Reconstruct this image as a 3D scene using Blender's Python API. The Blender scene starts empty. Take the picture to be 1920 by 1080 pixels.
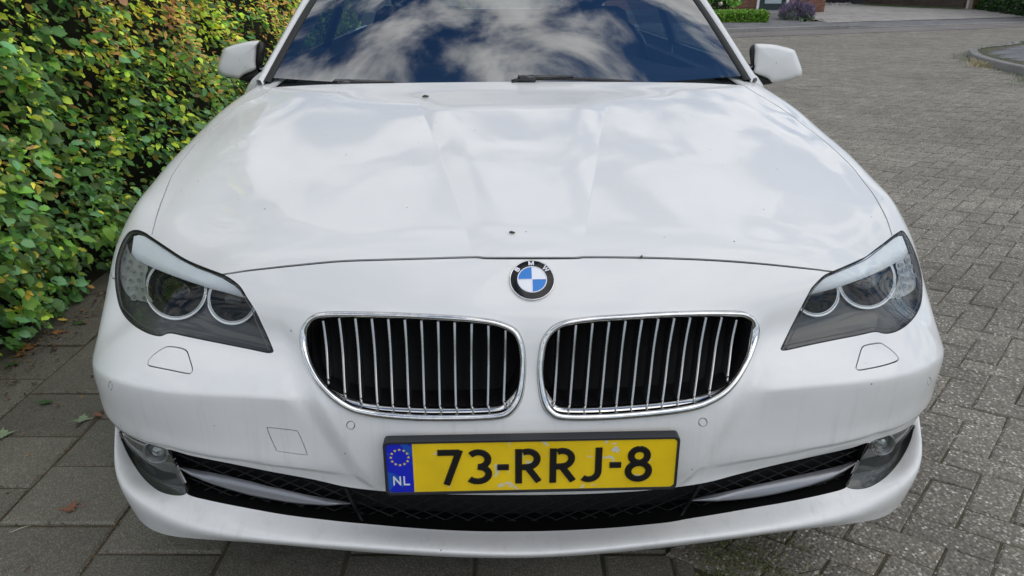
import bpy, bmesh, math, random
import numpy as np
from mathutils import Vector, Matrix
from mathutils.bvhtree import BVHTree
from mathutils.geometry import delaunay_2d_cdt

SC = bpy.context.scene
COL = SC.collection
R = math.radians
rnd = random.Random(7)

# ------------------------------------------------------------------ camera
CAM_H, CAM_PITCH, CAM_F = 1.24, R(23.0), 1370.0      # metres, down, focal length in 1920-wide pixels
cam_d = bpy.data.cameras.new('camera')
cam = bpy.data.objects.new('camera', cam_d); COL.objects.link(cam)
cam.location = (0, 0, CAM_H); cam.rotation_euler = (R(90) - CAM_PITCH, 0, 0)
cam_d.sensor_width = 36.0; cam_d.lens = 36.0 * CAM_F / 1920.0
cam_d.clip_start = 0.05; cam_d.clip_end = 500
SC.camera = cam

# ------------------------------------------------------------------ daylight: sky with broken cloud, soft sun
SUN_EL, SUN_AZ = R(54), R(124)          # azimuth clockwise from +Y: behind the camera, to the right
W = bpy.data.worlds.new('World'); SC.world = W; W.use_nodes = True
nt = W.node_tree; nt.nodes.clear()
def N(tree, t, **kw):
    n = tree.nodes.new(t)
    for k, v in kw.items():
        if k == 'ins':
            for a, b in v.items(): n.inputs[a].default_value = b
        else: setattr(n, k, v)
    return n
out = N(nt, 'ShaderNodeOutputWorld')
sky = N(nt, 'ShaderNodeTexSky', sky_type='NISHITA', sun_disc=False, sun_elevation=SUN_EL, sun_rotation=SUN_AZ,
        air_density=1.0, dust_density=0.6, ozone_density=2.0)
tc = N(nt, 'ShaderNodeTexCoord')
sep = N(nt, 'ShaderNodeSeparateXYZ'); nt.links.new(tc.outputs['Generated'], sep.inputs[0])
zz = N(nt, 'ShaderNodeMath', operation='MAXIMUM', ins={1: 0.0}); nt.links.new(sep.outputs['Z'], zz.inputs[0])
za = N(nt, 'ShaderNodeMath', operation='ADD', ins={1: 0.22}); nt.links.new(zz.outputs[0], za.inputs[0])
dv = N(nt, 'ShaderNodeVectorMath', operation='DIVIDE'); nt.links.new(tc.outputs['Generated'], dv.inputs[0])
cz = N(nt, 'ShaderNodeCombineXYZ')
for i in range(3): nt.links.new(za.outputs[0], cz.inputs[i])
nt.links.new(cz.outputs[0], dv.inputs[1])
mp = N(nt, 'ShaderNodeMapping', ins={'Location': (0.0, 0.0, 0), 'Scale': (1, 1, 0)}); nt.links.new(dv.outputs[0], mp.inputs[0])
nz = N(nt, 'ShaderNodeTexNoise', ins={'Scale': 3.3, 'Detail': 9.0, 'Roughness': 0.55, 'Distortion': 0.45}); nt.links.new(mp.outputs[0], nz.inputs['Vector'])
cr = N(nt, 'ShaderNodeMapRange', interpolation_type='SMOOTHSTEP', ins={1: 0.42, 2: 0.56, 3: 0.0, 4: 1.0}); nt.links.new(nz.outputs[0], cr.inputs[0])
nz2 = N(nt, 'ShaderNodeTexNoise', ins={'Scale': 8.0, 'Detail': 5.0}); nt.links.new(mp.outputs[0], nz2.inputs['Vector'])
cb = N(nt, 'ShaderNodeMixRGB', ins={1: (8.5, 8.7, 9.0, 1), 2: (33, 33.4, 33.6, 1)}); nt.links.new(nz2.outputs[0], cb.inputs[0])
mx = N(nt, 'ShaderNodeMixRGB'); nt.links.new(cr.outputs[0], mx.inputs[0]); skt = N(nt, 'ShaderNodeMixRGB', blend_type='MULTIPLY', ins={0: 1.0, 2: (.70, 1.22, 1.75, 1)}); nt.links.new(sky.outputs[0], skt.inputs[1]); nt.links.new(skt.outputs[0], mx.inputs[1]); nt.links.new(cb.outputs[0], mx.inputs[2])
bg = N(nt, 'ShaderNodeBackground', ins={'Strength': 0.097}); nt.links.new(mx.outputs[0], bg.inputs[0]); nt.links.new(bg.outputs[0], out.inputs[0])

sun_d = bpy.data.lights.new('sun', 'SUN'); sun = bpy.data.objects.new('sun', sun_d); COL.objects.link(sun)
sun_d.energy = 1.65; sun_d.angle = R(62); sun_d.color = (1.0, 0.94, 0.85)
sdir = Vector((math.sin(SUN_AZ) * math.cos(SUN_EL), math.cos(SUN_AZ) * math.cos(SUN_EL), math.sin(SUN_EL)))
sun.rotation_euler = sdir.to_track_quat('Z', 'Y').to_euler()
sun.location = sdir * 30
vs = SC.view_settings
vs.view_transform = 'Standard'; vs.look = 'None'; vs.gamma = 1.0; vs.use_curve_mapping = False
vs.exposure = -0.84

# ------------------------------------------------------------------ helpers
def tag(o, label=None, cat=None, group=None, kind=None):
    if label: o['label'] = label
    if cat: o['category'] = cat
    if group: o['group'] = group
    if kind: o['kind'] = kind
    return o
def empty(name, loc=(0, 0, 0), rz=0.0):
    o = bpy.data.objects.new(name, None); COL.objects.link(o)
    o.location = loc; o.rotation_euler = (0, 0, rz); o.empty_display_size = 0.1
    return o
def link(name, me, parent=None):
    o = bpy.data.objects.new(name, me); COL.objects.link(o)
    if parent: o.parent = parent
    return o
class MB:
    """collects geometry with a material index per face, then links it as ONE mesh object"""
    def __init__(s): s.v = []; s.f = []; s.m = []; s.n = {}
    def add(s, vs, fs, m=0):
        b = len(s.v); s.v += [tuple(map(float, p)) for p in vs]
        s.f += [tuple(b + i for i in f) for f in fs]; s.m += [m] * len(fs); return b
    def box(s, c, d, m=0, rz=0.0, bev=0.0, M=None):
        hx, hy, hz = d[0] / 2, d[1] / 2, d[2] / 2
        if bev <= 0:
            pts = [(x, y, z) for z in (-hz, hz) for y in (-hy, hy) for x in (-hx, hx)]
            fs = [(0, 2, 3, 1), (4, 5, 7, 6), (0, 1, 5, 4), (2, 6, 7, 3), (0, 4, 6, 2), (1, 3, 7, 5)]
        else:      # chamfered top rim
            lay = [(-hz, 0), (hz - bev, 0), (hz, bev)]
            pts = []
            for z, b in lay: pts += [(-hx + b, -hy + b, z), (hx - b, -hy + b, z), (hx - b, hy - b, z), (-hx + b, hy - b, z)]
            fs = [(3, 2, 1, 0), (8, 9, 10, 11)]
            for k in (0, 4): fs += [(k + i, k + (i + 1) % 4, k + 4 + (i + 1) % 4, k + 4 + i) for i in range(4)]
        cc, ss = math.cos(rz), math.sin(rz)
        P = [(c[0] + cc * x - ss * y, c[1] + ss * x + cc * y, c[2] + z) for x, y, z in pts]
        if M is not None: P = [tuple(M @ Vector(p)) for p in P]
        s.add(P, fs, m)
    def loft(s, rings, m=0, closed=True, cap=False):
        """rings: list of equally long point lists"""
        n = len(rings[0]); b = s.add([p for r in rings for p in r], [], m)
        for k in range(len(rings) - 1):
            for i in range(n if closed else n - 1):
                j = (i + 1) % n
                s.f.append((b + k * n + i, b + k * n + j, b + (k + 1) * n + j, b + (k + 1) * n + i)); s.m.append(m)
        if cap:
            s.f.append(tuple(b + i for i in range(n))[::-1]); s.m.append(m)
            s.f.append(tuple(b + (len(rings) - 1) * n + i for i in range(n))); s.m.append(m)
    def tube(s, path, r, m=0, n=8, closed=False, cap=True):
        path = [Vector(p) for p in path]; rings = []
        L = len(path)
        rr = r if hasattr(r, '__len__') else [r] * L
        up = None
        for i, p in enumerate(path):
            a = path[(i - 1) % L] if (closed or i > 0) else p
            c = path[(i + 1) % L] if (closed or i < L - 1) else p
            t = (c - a).normalized()
            if up is None: up = Vector((0, 0, 1)) if abs(t.z) < .9 else Vector((1, 0, 0))
            x = t.cross(up).normalized(); y = x.cross(t).normalized(); up = y
            rings.append([p + (x * math.cos(2 * math.pi * k / n) + y * math.sin(2 * math.pi * k / n)) * rr[i] for k in range(n)])
        if closed: rings.append(rings[0])
        s.loft(rings, m, True, cap and not closed)
    def lathe(s, prof, C, ax, m=0, n=32):
        """prof: (radius, along axis); C centre, ax axis"""
        ax = Vector(ax).normalized(); x = ax.orthogonal().normalized(); y = ax.cross(x); C = Vector(C)
        s.loft([[C + ax * h + (x * math.cos(2 * math.pi * k / n) + y * math.sin(2 * math.pi * k / n)) * r for k in range(n)] for r, h in prof], m)
    def build(s, name, mats, parent=None, smooth=True, angle=None):
        me = bpy.data.meshes.new(name); me.from_pydata(s.v, [], s.f)
        for mt in (mats if isinstance(mats, (list, tuple)) else [mats]): me.materials.append(mt)
        if len(me.polygons):
            me.polygons.foreach_set('material_index', s.m)
            me.polygons.foreach_set('use_smooth', [bool(smooth)] * len(s.m))
        me.update()
        if smooth and angle is not None: me.set_sharp_from_angle(angle=R(angle))
        return link(name, me, parent)

# ------------------------------------------------------------------ materials
MATS = {}
def pmat(name, col, rough=0.5, metal=0.0, coat=0.0, coat_r=0.03, spec=0.5, **kw):
    if name in MATS: return MATS[name]
    m = bpy.data.materials.new(name); m.use_nodes = True
    b = m.node_tree.nodes['Principled BSDF']
    b.inputs['Base Color'].default_value = (*col, 1); b.inputs['Roughness'].default_value = rough
    b.inputs['Metallic'].default_value = metal; b.inputs['Coat Weight'].default_value = coat
    b.inputs['Coat Roughness'].default_value = coat_r; b.inputs['Specular IOR Level'].default_value = spec
    for k, v in kw.items(): b.inputs[k].default_value = v
    MATS[name] = m; return m
def noisy(m, c1, c2, scale, detail=6, lo=0.35, hi=0.65, rough_var=0.0, bump=0.0, bscale=None, coord='Object', bdist=0.002):
    """mix two colours by noise and add fine relief"""
    t = m.node_tree; b = t.nodes['Principled BSDF']
    c = N(t, 'ShaderNodeTexCoord')
    n = N(t, 'ShaderNodeTexNoise', ins={'Scale': scale, 'Detail': detail, 'Roughness': 0.62}); t.links.new(c.outputs[coord], n.inputs['Vector'])
    mr = N(t, 'ShaderNodeMapRange', ins={1: lo, 2: hi}); t.links.new(n.outputs[0], mr.inputs[0])
    mxn = N(t, 'ShaderNodeMixRGB', ins={1: (*c1, 1), 2: (*c2, 1)}); t.links.new(mr.outputs[0], mxn.inputs[0])
    t.links.new(mxn.outputs[0], b.inputs['Base Color'])
    if bump:
        n2 = N(t, 'ShaderNodeTexNoise', ins={'Scale': bscale or scale * 4, 'Detail': 4}); t.links.new(c.outputs[coord], n2.inputs['Vector'])
        bp = N(t, 'ShaderNodeBump', ins={'Strength': bump, 'Distance': bdist}); t.links.new(n2.outputs[0], bp.inputs['Height'])
        t.links.new(bp.outputs[0], b.inputs['Normal'])
    return mxn
def glass(name, tint, haze=0.0, haze_col=(.5, .5, .5), f0=0.04, rough=0.0):
    if name in MATS: return MATS[name]
    m = bpy.data.materials.new(name); m.use_nodes = True; t = m.node_tree; t.nodes.clear()
    o = N(t, 'ShaderNodeOutputMaterial'); lw = N(t, 'ShaderNodeLayerWeight', ins={'Blend': 0.5})
    p5 = N(t, 'ShaderNodeMath', operation='POWER', ins={1: 5.0}); t.links.new(lw.outputs['Facing'], p5.inputs[0])
    ma = N(t, 'ShaderNodeMath', operation='MULTIPLY_ADD', ins={1: 1 - f0, 2: f0}); t.links.new(p5.outputs[0], ma.inputs[0])
    tr = N(t, 'ShaderNodeBsdfTransparent', ins={0: (*tint, 1)}); gl = N(t, 'ShaderNodeBsdfGlossy', ins={'Roughness': rough})
    body = tr.outputs[0]
    if haze:
        df = N(t, 'ShaderNodeBsdfDiffuse', ins={0: (*haze_col, 1)}); mh = N(t, 'ShaderNodeMixShader', ins={0: haze})
        t.links.new(tr.outputs[0], mh.inputs[1]); t.links.new(df.outputs[0], mh.inputs[2]); body = mh.outputs[0]
    mm = N(t, 'ShaderNodeMixShader'); t.links.new(ma.outputs[0], mm.inputs[0]); t.links.new(body, mm.inputs[1]); t.links.new(gl.outputs[0], mm.inputs[2])
    t.links.new(mm.outputs[0], o.inputs[0]); MATS[name] = m; return m

PAINT = pmat('white_paint', (.76, .77, .77), .45, coat=.70, coat_r=.012, spec=.3)
def paint_dirt():
    t = PAINT.node_tree; b = t.nodes['Principled BSDF']; c = N(t, 'ShaderNodeTexCoord')
    # fine grey grime film, heavier low on the bumper, plus sparse stone chips
    n1 = N(t, 'ShaderNodeTexNoise', ins={'Scale': 9.0, 'Detail': 8, 'Roughness': .7}); t.links.new(c.outputs['Object'], n1.inputs[0])
    sp = N(t, 'ShaderNodeSeparateXYZ'); t.links.new(c.outputs['Object'], sp.inputs[0])
    hz_ = N(t, 'ShaderNodeMapRange', ins={1: .15, 2: .75, 3: 1.0, 4: .25}); t.links.new(sp.outputs['Z'], hz_.inputs[0])
    mr = N(t, 'ShaderNodeMapRange', ins={1: .35, 2: .75, 3: 0, 4: .30}); t.links.new(n1.outputs[0], mr.inputs[0])
    mu = N(t, 'ShaderNodeMath', operation='MULTIPLY'); t.links.new(mr.outputs[0], mu.inputs[0]); t.links.new(hz_.outputs[0], mu.inputs[1])
    m1 = N(t, 'ShaderNodeMixRGB', ins={1: (.775, .775, .76, 1), 2: (.50, .49, .44, 1)}); t.links.new(mu.outputs[0], m1.inputs[0])
    vo = N(t, 'ShaderNodeTexVoronoi', feature='F1', ins={'Scale': 30.0, 'Randomness': 1.0}); t.links.new(c.outputs['Object'], vo.inputs['Vector'])
    wn = N(t, 'ShaderNodeSeparateXYZ'); t.links.new(vo.outputs['Color'], wn.inputs[0])
    th = N(t, 'ShaderNodeMapRange', ins={1: .52, 2: 1.0, 3: 0.0, 4: .062}); t.links.new(wn.outputs[0], th.inputs[0])
    lt = N(t, 'ShaderNodeMath', operation='LESS_THAN'); t.links.new(vo.outputs['Distance'], lt.inputs[0]); t.links.new(th.outputs[0], lt.inputs[1])
    lf = N(t, 'ShaderNodeMath', operation='MULTIPLY', ins={1: .8}); t.links.new(lt.outputs[0], lf.inputs[0])
    m2 = N(t, 'ShaderNodeMixRGB', ins={2: (.09, .085, .075, 1)}); t.links.new(lf.outputs[0], m2.inputs[0]); t.links.new(m1.outputs[0], m2.inputs[1])
    # faint vertical run marks on the steep lower panels
    mpS = N(t, 'ShaderNodeMapping', ins={'Scale': (55, 30, 2.2)}); t.links.new(c.outputs['Object'], mpS.inputs[0])
    nS = N(t, 'ShaderNodeTexNoise', ins={'Scale': 1.0, 'Detail': 5, 'Roughness': .6}); t.links.new(mpS.outputs[0], nS.inputs[0])
    mS = N(t, 'ShaderNodeMapRange', ins={1: .55, 2: .78, 3: 0, 4: .28}); t.links.new(nS.outputs[0], mS.inputs[0])
    lowS = N(t, 'ShaderNodeMapRange', ins={1: .62, 2: .48, 3: 0, 4: 1}); t.links.new(sp.outputs['Z'], lowS.inputs[0])
    muS = N(t, 'ShaderNodeMath', operation='MULTIPLY'); t.links.new(mS.outputs[0], muS.inputs[0]); t.links.new(lowS.outputs[0], muS.inputs[1])
    m3 = N(t, 'ShaderNodeMixRGB', ins={2: (.44, .43, .39, 1)}); t.links.new(muS.outputs[0], m3.inputs[0]); t.links.new(m2.outputs[0], m3.inputs[1])
    t.links.new(m3.outputs[0], b.inputs['Base Color'])
paint_dirt()
CHROME = pmat('chrome', (.72, .72, .71), .10, 1.0)
noisy(CHROME, (.76, .76, .75), (.60, .60, .58), 60, 5)
SILVER = pmat('satin_silver', (.29, .295, .31), .36, .5)
FOGREFL = pmat('fog_reflector', (.38, .39, .39), .25, .85)
SIDEREFL = pmat('side_reflector', (.40, .41, .41), .30, .45)
CUP = pmat('reflector_cup', (.22, .23, .23), .3, .45)
GLINT = pmat('ring_glint_white', (.86, .88, .90), .12, 0, coat=1.0)  # opaque white, paints the glint of light on the lamp rings
MESHBLK = pmat('mesh_black', (.005, .005, .005), .55, spec=.25)
BLACK = pmat('black_plastic', (.018, .018, .019), .5)
noisy(BLACK, (.014, .014, .015), (.03, .03, .03), 40, 5, bump=.12, bscale=260)
GLOSSBLACK = pmat('gloss_black', (.010, .010, .011), .12, coat=.5)
RUBBER = pmat('rubber_seal', (.012, .012, .012), .6)
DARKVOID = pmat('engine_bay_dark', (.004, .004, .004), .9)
BEZEL = pmat('lamp_bezel_grey', (.062, .065, .066), .38)
REFL = pmat('lamp_reflector', (.80, .81, .81), .20, .80)
SLATM = pmat('slat_chrome', (.42, .42, .41), .24, 1.0)
BROW = pmat('lamp_brow_silver', (.80, .84, .88), .35, 0, coat=.3)
RINGM = pmat('lamp_ring_clear', (.50, .52, .53), .14, .6, coat=.6)
PROJ = pmat('projector_lens', (.004, .0045, .005), .08, coat=.15, spec=.35)
FUNNEL = pmat('projector_funnel', (.006, .006, .006), .45, spec=.3)
LENS = glass('lamp_lens', (.95, .96, .95), .012, (.52, .54, .53), f0=.03)
FOGLENS = glass('fog_lens', (.86, .88, .85), .07, (.40, .42, .39))
WGLASS = glass('windshield_glass', (.42, .52, .55), .0, f0=.34)
SGLASS = glass('side_glass', (.55, .64, .62), .0)
# ------------------------------------------------------------------ the car: one spline surface carries bumper, wings and bonnet
PSI, CX, CY = R(1.9), .035, 1.09
CC, SS = math.cos(PSI), math.sin(PSI)
car = empty('parked_car', (CX, CY, 0), PSI)
tag(car, 'white saloon car parked on the paving with a yellow plate on its front bumper', 'car')
CO = np.array([CC * (0 - CX) + SS * (0 - CY), -SS * (0 - CX) + CC * (0 - CY), CAM_H])   # camera in car space
cp, sp_ = math.cos(CAM_PITCH), math.sin(CAM_PITCH)
def ray_dir(px, py):
    u = (px - 960) / CAM_F; v = (py - 540) / CAM_F
    w = (u, cp - v * sp_, -(sp_ + v * cp))
    return np.array([CC * w[0] + SS * w[1], -SS * w[0] + CC * w[1], w[2]])
def at_y(px, py, y):
    d = ray_dir(px, py); return CO + d * ((y - CO[1]) / d[1])
def z_for(x, y, py):
    Y = CY + SS * x + CC * y; v = (py - 540) / CAM_F
    return CAM_H - (v * Y * cp + Y * sp_) / (cp - v * sp_)
def project(P):
    P = np.asarray(P, float)
    X = CX + CC * P[..., 0] - SS * P[..., 1]; Y = CY + SS * P[..., 0] + CC * P[..., 1]; Z = P[..., 2] - CAM_H
    D = Y * cp - Z * sp_
    return np.stack([960 + CAM_F * X / D, 540 + CAM_F * (-Z * cp - Y * sp_) / D], -1)

# rows from the lip up over the bonnet to the scuttle; columns from the centre line outwards. numbers > 100 in z are picture heights
def row(xs, ys, zs):
    return [(x, y, z_for(-x, y, z) if z > 100 else z) for x, y, z in zip(xs, ys, zs)]
ROWS = [
 row([0, .2, .38, .54, .665, .772, .84, .875], [.0, .004, .015, .035, .062, .118, .19, .31], [1046, 1042, 1030, 1017, 1009, .205, .222, .25]),
 row([0, .2, .385, .55, .685, .795, .862, .902], [-.014, -.010, .0, .022, .058, .122, .205, .33], [1036, 1030, 1018, 1003, 976, 929, 870, .36]),
 row([0, .2, .385, .55, .67, .765, .835, .888], [.045, .047, .055, .072, .10, .155, .23, .34], [996, 992, 975, 951, 927, 908, 858, .375]),
 row([0, .2, .38, .54, .68, .785, .865, .912], [.008, .01, .02, .045, .085, .145, .225, .335], [925, 920, 903, 875, 849, 825, .40, .405]),
 row([0, .2, .38, .54, .69, .80, .876, .917], [.0, .003, .015, .042, .086, .148, .235, .345], [.45, .45, .45, .45, .455, .46, .46, .46]),
 row([0, .2, .38, .54, .69, .80, .872, .912], [.014, .016, .03, .055, .095, .158, .245, .36], [.53, .535, .55, .556, .553, .546, .532, .525]),
 row([0, .2, .38, .54, .68, .79, .872, .914], [.045, .05, .085, .135, .185, .25, .335, .435], [.61, .61, .615, .62, .625, .625, .62, .61]),
 row([0, .2, .38, .54, .67, .775, .862, .915], [.078, .085, .125, .175, .235, .31, .40, .50], [.69, .69, .69, .69, .695, .70, .695, .68]),
 row([0, .2, .38, .54, .66, .765, .852, .91], [.125, .13, .16, .205, .27, .345, .44, .55], [.735, .735, .73, .727, .732, .74, .74, .715]),
 row([0, .2, .38, .54, .655, .757, .847, .907], [.17, .175, .195, .235, .30, .38, .475, .6], [.769, .768, .762, .754, .757, .768, .768, .735]),
 row([0, .2, .38, .54, .655, .76, .85, .912], [.28, .283, .30, .335, .39, .465, .565, .68], [.806, .805, .799, .790, .788, .796, .791, .75]),
 row([0, .2, .38, .54, .66, .77, .857, .918], [.5, .505, .52, .545, .585, .65, .73, .80], [.853, .852, .846, .837, .833, .835, .822, .76]),
 row([0, .2, .38, .54, .66, .765, .852, .92], [.75, .752, .76, .775, .80, .845, .9, .95], [.895, .895, .889, .882, .876, .872, .853, .78]),
 row([0, .2, .38, .54, .65, .748, .842, .92], [1.0, 1.0, 1.005, 1.01, 1.03, 1.06, 1.09, 1.12], [.932, .931, .927, .921, .914, .906, .885, .80]),
 row([0, .2, .38, .54, .64, .725, .818, .915], [1.2, 1.2, 1.2, 1.21, 1.225, 1.245, 1.27, 1.29], [.955, .954, .952, .948, .942, .934, .913, .82]),
 row([0, .2, .38, .54, .635, .71, .80, .91], [1.4, 1.4, 1.4, 1.41, 1.42, 1.44, 1.46, 1.48], [.975, .974, .972, .968, .962, .955, .937, .84]),
]
PT = np.array(ROWS)
KU = np.array([0, .2, .38, .54, .68, .80, .91, 1.03])
KV = [0.0]
for j in range(len(PT) - 1): KV.append(KV[-1] + max(.028, float(np.linalg.norm(PT[j + 1, :6] - PT[j, :6], axis=-1).mean())))
KV = np.array(KV)
def spline_basis(k, t):
    """rows of weights of the natural cubic spline through knots k"""
    n = len(k); h = np.diff(k); A = np.eye(n); B = np.zeros((n, n))
    for i in range(1, n - 1):
        A[i, i - 1:i + 2] = [h[i - 1], 2 * (h[i - 1] + h[i]), h[i]]
        B[i, i - 1:i + 2] = [6 / h[i - 1], -6 / h[i - 1] - 6 / h[i], 6 / h[i]]
    M2 = np.linalg.solve(A, B)
    t = np.asarray(t, float); i = np.clip(np.searchsorted(k, t, 'right') - 1, 0, n - 2)
    H = h[i]; a = (k[i + 1] - t) / H; b = 1 - a; Wt = np.zeros((len(t), n)); r = np.arange(len(t))
    Wt[r, i] += a; Wt[r, i + 1] += b
    Wt += ((a ** 3 - a) * H * H / 6)[:, None] * M2[i] + ((b ** 3 - b) * H * H / 6)[:, None] * M2[i + 1]
    return Wt
FULLU = np.concatenate([-KU[:0:-1], KU])
FULLP = np.concatenate([PT[:, :0:-1] * np.array([-1, 1, 1]), PT], axis=1)
_R3 = np.array(ROWS[3])
def sst(x): x = np.clip(x, 0, 1); return x * x * (3 - 2 * x)
def S(u, v):
    u = np.atleast_1d(np.asarray(u, float)); v = np.atleast_1d(np.asarray(v, float))
    P = np.einsum('kr,kc,rcd->kd', spline_basis(KV, v), spline_basis(FULLU, u), FULLP)
    x, y, z = P[:, 0].copy(), P[:, 1].copy(), P[:, 2].copy(); ax = np.abs(x)
    # central power bulge of the bonnet: two flanks spreading towards the screen
    fade = sst((y - .15) / .06) * (1 - sst((y - .86) / .16))
    edge = .105 + .20 * (y - .19)
    q_ = np.clip((ax - edge + .080) / .080, 0, 1); z += .0078 * fade * (1 - q_ ** 1.8)
    # outer shoulder crease of the bonnet
    xr = np.interp(y, [.18, .24, .32, .45, .6, .8, 1.0, 1.15], [.20, .34, .46, .56, .63, .675, .69, .70])
    f2 = sst((y - .2) / .12) * (1 - sst((y - .95) / .2))
    h_ = ax - xr; z -= .105 * f2 * (np.sqrt(h_ * h_ + .010 ** 2) + h_ - .006) * .5 * (1 - sst((ax - .772) / .13))
    # shallow dish in front of the screen
    z -= .0045 * np.exp(-((y - 1.09) / .07) ** 2) * np.clip(1 - (x / .52) ** 2, 0, 1)
    # nose stands proud of the cheeks
    xb = np.interp(z, [.33, .42, .50, .60, .66], [.265, .315, .355, .405, .43])
    f3 = sst((z - .33) / .05) * (1 - sst((z - .60) / .08))
    y += .016 * f3 * sst((ax - xb + .015) / .05) * (1 - .8 * sst((ax - xb - .05) / .25))
    # soft horizontal crease across the cheeks: upper face looks at the sky, lower one drops straight down
    zc = np.interp(ax, [.3, .54, .70, .80, .87, .91], [.556, .556, .552, .545, .533, .522])
    f4 = sst((ax - xb) / .06) * (1 - .6 * sst((ax - .86) / .06))
    y -= .017 * f4 * (np.exp(-np.sqrt((z - zc) ** 2 + .003 ** 2) / .032))
    # rolled-in edge above the lower intake
    zi = np.interp(ax, _R3[:, 0], _R3[:, 2])
    f5 = sst((ax - .30) / .12) * sst((.89 - ax) / .04) * sst((z - zi + .05) / .03)
    y += .006 * f5 * sst((zi + .016 - z) / .010)
    return np.stack([x, y, z], -1)
UMAX, VMAX = KU[-1], KV[-1]
def S_normal(u, v, e=.0015):
    u = np.atleast_1d(np.asarray(u, float)); v = np.atleast_1d(np.asarray(v, float))
    du = S(np.clip(u + e, -UMAX, UMAX), v) - S(np.clip(u - e, -UMAX, UMAX), v)
    dv_ = S(u, np.clip(v + e, 0, VMAX)) - S(u, np.clip(v - e, 0, VMAX))
    n = np.cross(du, dv_); n /= np.linalg.norm(n, axis=1)[:, None] + 1e-12
    return n          # points outwards (forward / up)
NU, NV = 300, 340
gu = np.linspace(-UMAX, UMAX, NU); gv = np.linspace(0, VMAX, NV)
GU, GV = np.meshgrid(gu, gv)
GP = S(GU.ravel(), GV.ravel())
gf = []
for j in range(NV - 1):
    b = j * NU
    for i in range(NU - 1): gf.append((b + i, b + i + 1, b + NU + i + 1, b + NU + i))
BVH = BVHTree.FromPolygons([tuple(p) for p in GP], gf)
GN = S_normal(GU.ravel(), GV.ravel())
def hit(px, py):
    loc, nor, idx, dist = BVH.ray_cast(Vector(CO), Vector(ray_dir(px, py)).normalized())
    if loc is None: return None
    q = gf[idx]; p = np.array(loc); A0, A1, A2, A3 = GP[q[0]], GP[q[1]], GP[q[2]], GP[q[3]]
    a = b = .5
    for _ in range(3):                       # invert the bilinear cell
        r = p - (A0 * (1 - a) * (1 - b) + A1 * a * (1 - b) + A2 * a * b + A3 * (1 - a) * b)
        e = (A1 - A0) * (1 - b) + (A2 - A3) * b; f = (A3 - A0) * (1 - a) + (A2 - A1) * a
        ee, ff, ef = e.dot(e), f.dot(f), e.dot(f); d = ee * ff - ef * ef + 1e-20; re, rf = r.dot(e), r.dot(f)
        a += (re * ff - rf * ef) / d; b += (rf * ee - re * ef) / d
    return p, q, a, b
def to_uv(px, py):
    """where the line of sight through a picture point meets the body surface"""
    h = hit(px, py)
    if h is None: return None
    j, i = divmod(h[1][0], NU)
    return (gu[i] + h[2] * (gu[1] - gu[0]), gv[j] + h[3] * (gv[1] - gv[0]))
def uvs(pts):
    r = [to_uv(*p) for p in pts]
    bad = [p for p, q in zip(pts, r) if q is None]
    if bad: print('MISS', bad)
    return [q for q in r if q is not None]
def smooth_loop(pts, n=None, closed=True, step=3.0, k=.5):
    """Catmull-Rom through picture points, evenly resampled"""
    P = np.array(pts, float); m = len(P); o = []
    for i in range(m if closed else m - 1):
        p0, p1, p2, p3 = (P[(i + a) % m] if closed else P[min(max(i + a, 0), m - 1)] for a in (-1, 0, 1, 2))
        for t in np.linspace(0, 1, 12, endpoint=False):
            o.append(.5 * ((2 * p1) + (-p0 + p2) * t + (2 * p0 - 5 * p1 + 4 * p2 - p3) * t * t + (-p0 + 3 * p1 - 3 * p2 + p3) * t ** 3))
    if not closed: o.append(P[-1])
    o = np.array(o); q = np.vstack([o, o[:1]]) if closed else o
    L = np.concatenate([[0], np.cumsum(np.linalg.norm(np.diff(q, axis=0), axis=1))])
    cnt = n or max(8, int(L[-1] / step)); s = np.linspace(0, L[-1], cnt, endpoint=not closed)
    return np.stack([np.interp(s, L, q[:, 0]), np.interp(s, L, q[:, 1])], 1)
def inset(P, d):
    """closed loop moved inwards by d (either winding)"""
    P = np.asarray(P, float); a = np.roll(P, 1, 0); b = np.roll(P, -1, 0); t = b - a
    t /= np.linalg.norm(t, axis=1)[:, None] + 1e-9; nn = np.stack([-t[:, 1], t[:, 0]], 1)
    area = .5 * np.sum(P[:, 0] * np.roll(P[:, 1], -1) - np.roll(P[:, 0], -1) * P[:, 1])
    d = np.asarray(d, float)
    return P + nn * (d[:, None] if d.ndim else d) * np.sign(area)
def ribbon(P, w):
    """open polyline thickened to a closed loop"""
    P = np.asarray(P, float); t = np.gradient(P, axis=0); t /= np.linalg.norm(t, axis=1)[:, None] + 1e-9
    nn = np.stack([-t[:, 1], t[:, 0]], 1); w = np.asarray(w, float); w = w[:, None] if w.ndim else w
    return np.vstack([P + nn * w, (P - nn * w)[::-1]])
def pip(pts, poly):
    """points in polygon, vectorised"""
    x, y = pts[:, 0], pts[:, 1]; poly = np.asarray(poly); r = np.zeros(len(x), bool)
    x2, y2 = poly[:, 0], poly[:, 1]; j = len(poly) - 1
    for i in range(len(poly)):
        c = ((y2[i] > y) != (y2[j] > y))
        if c.any():
            xx = (x2[j] - x2[i]) * (y - y2[i]) / (y2[j] - y2[i] + 1e-30) + x2[i]
            r ^= c & (x < xx)
        j = i
    return r
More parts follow.
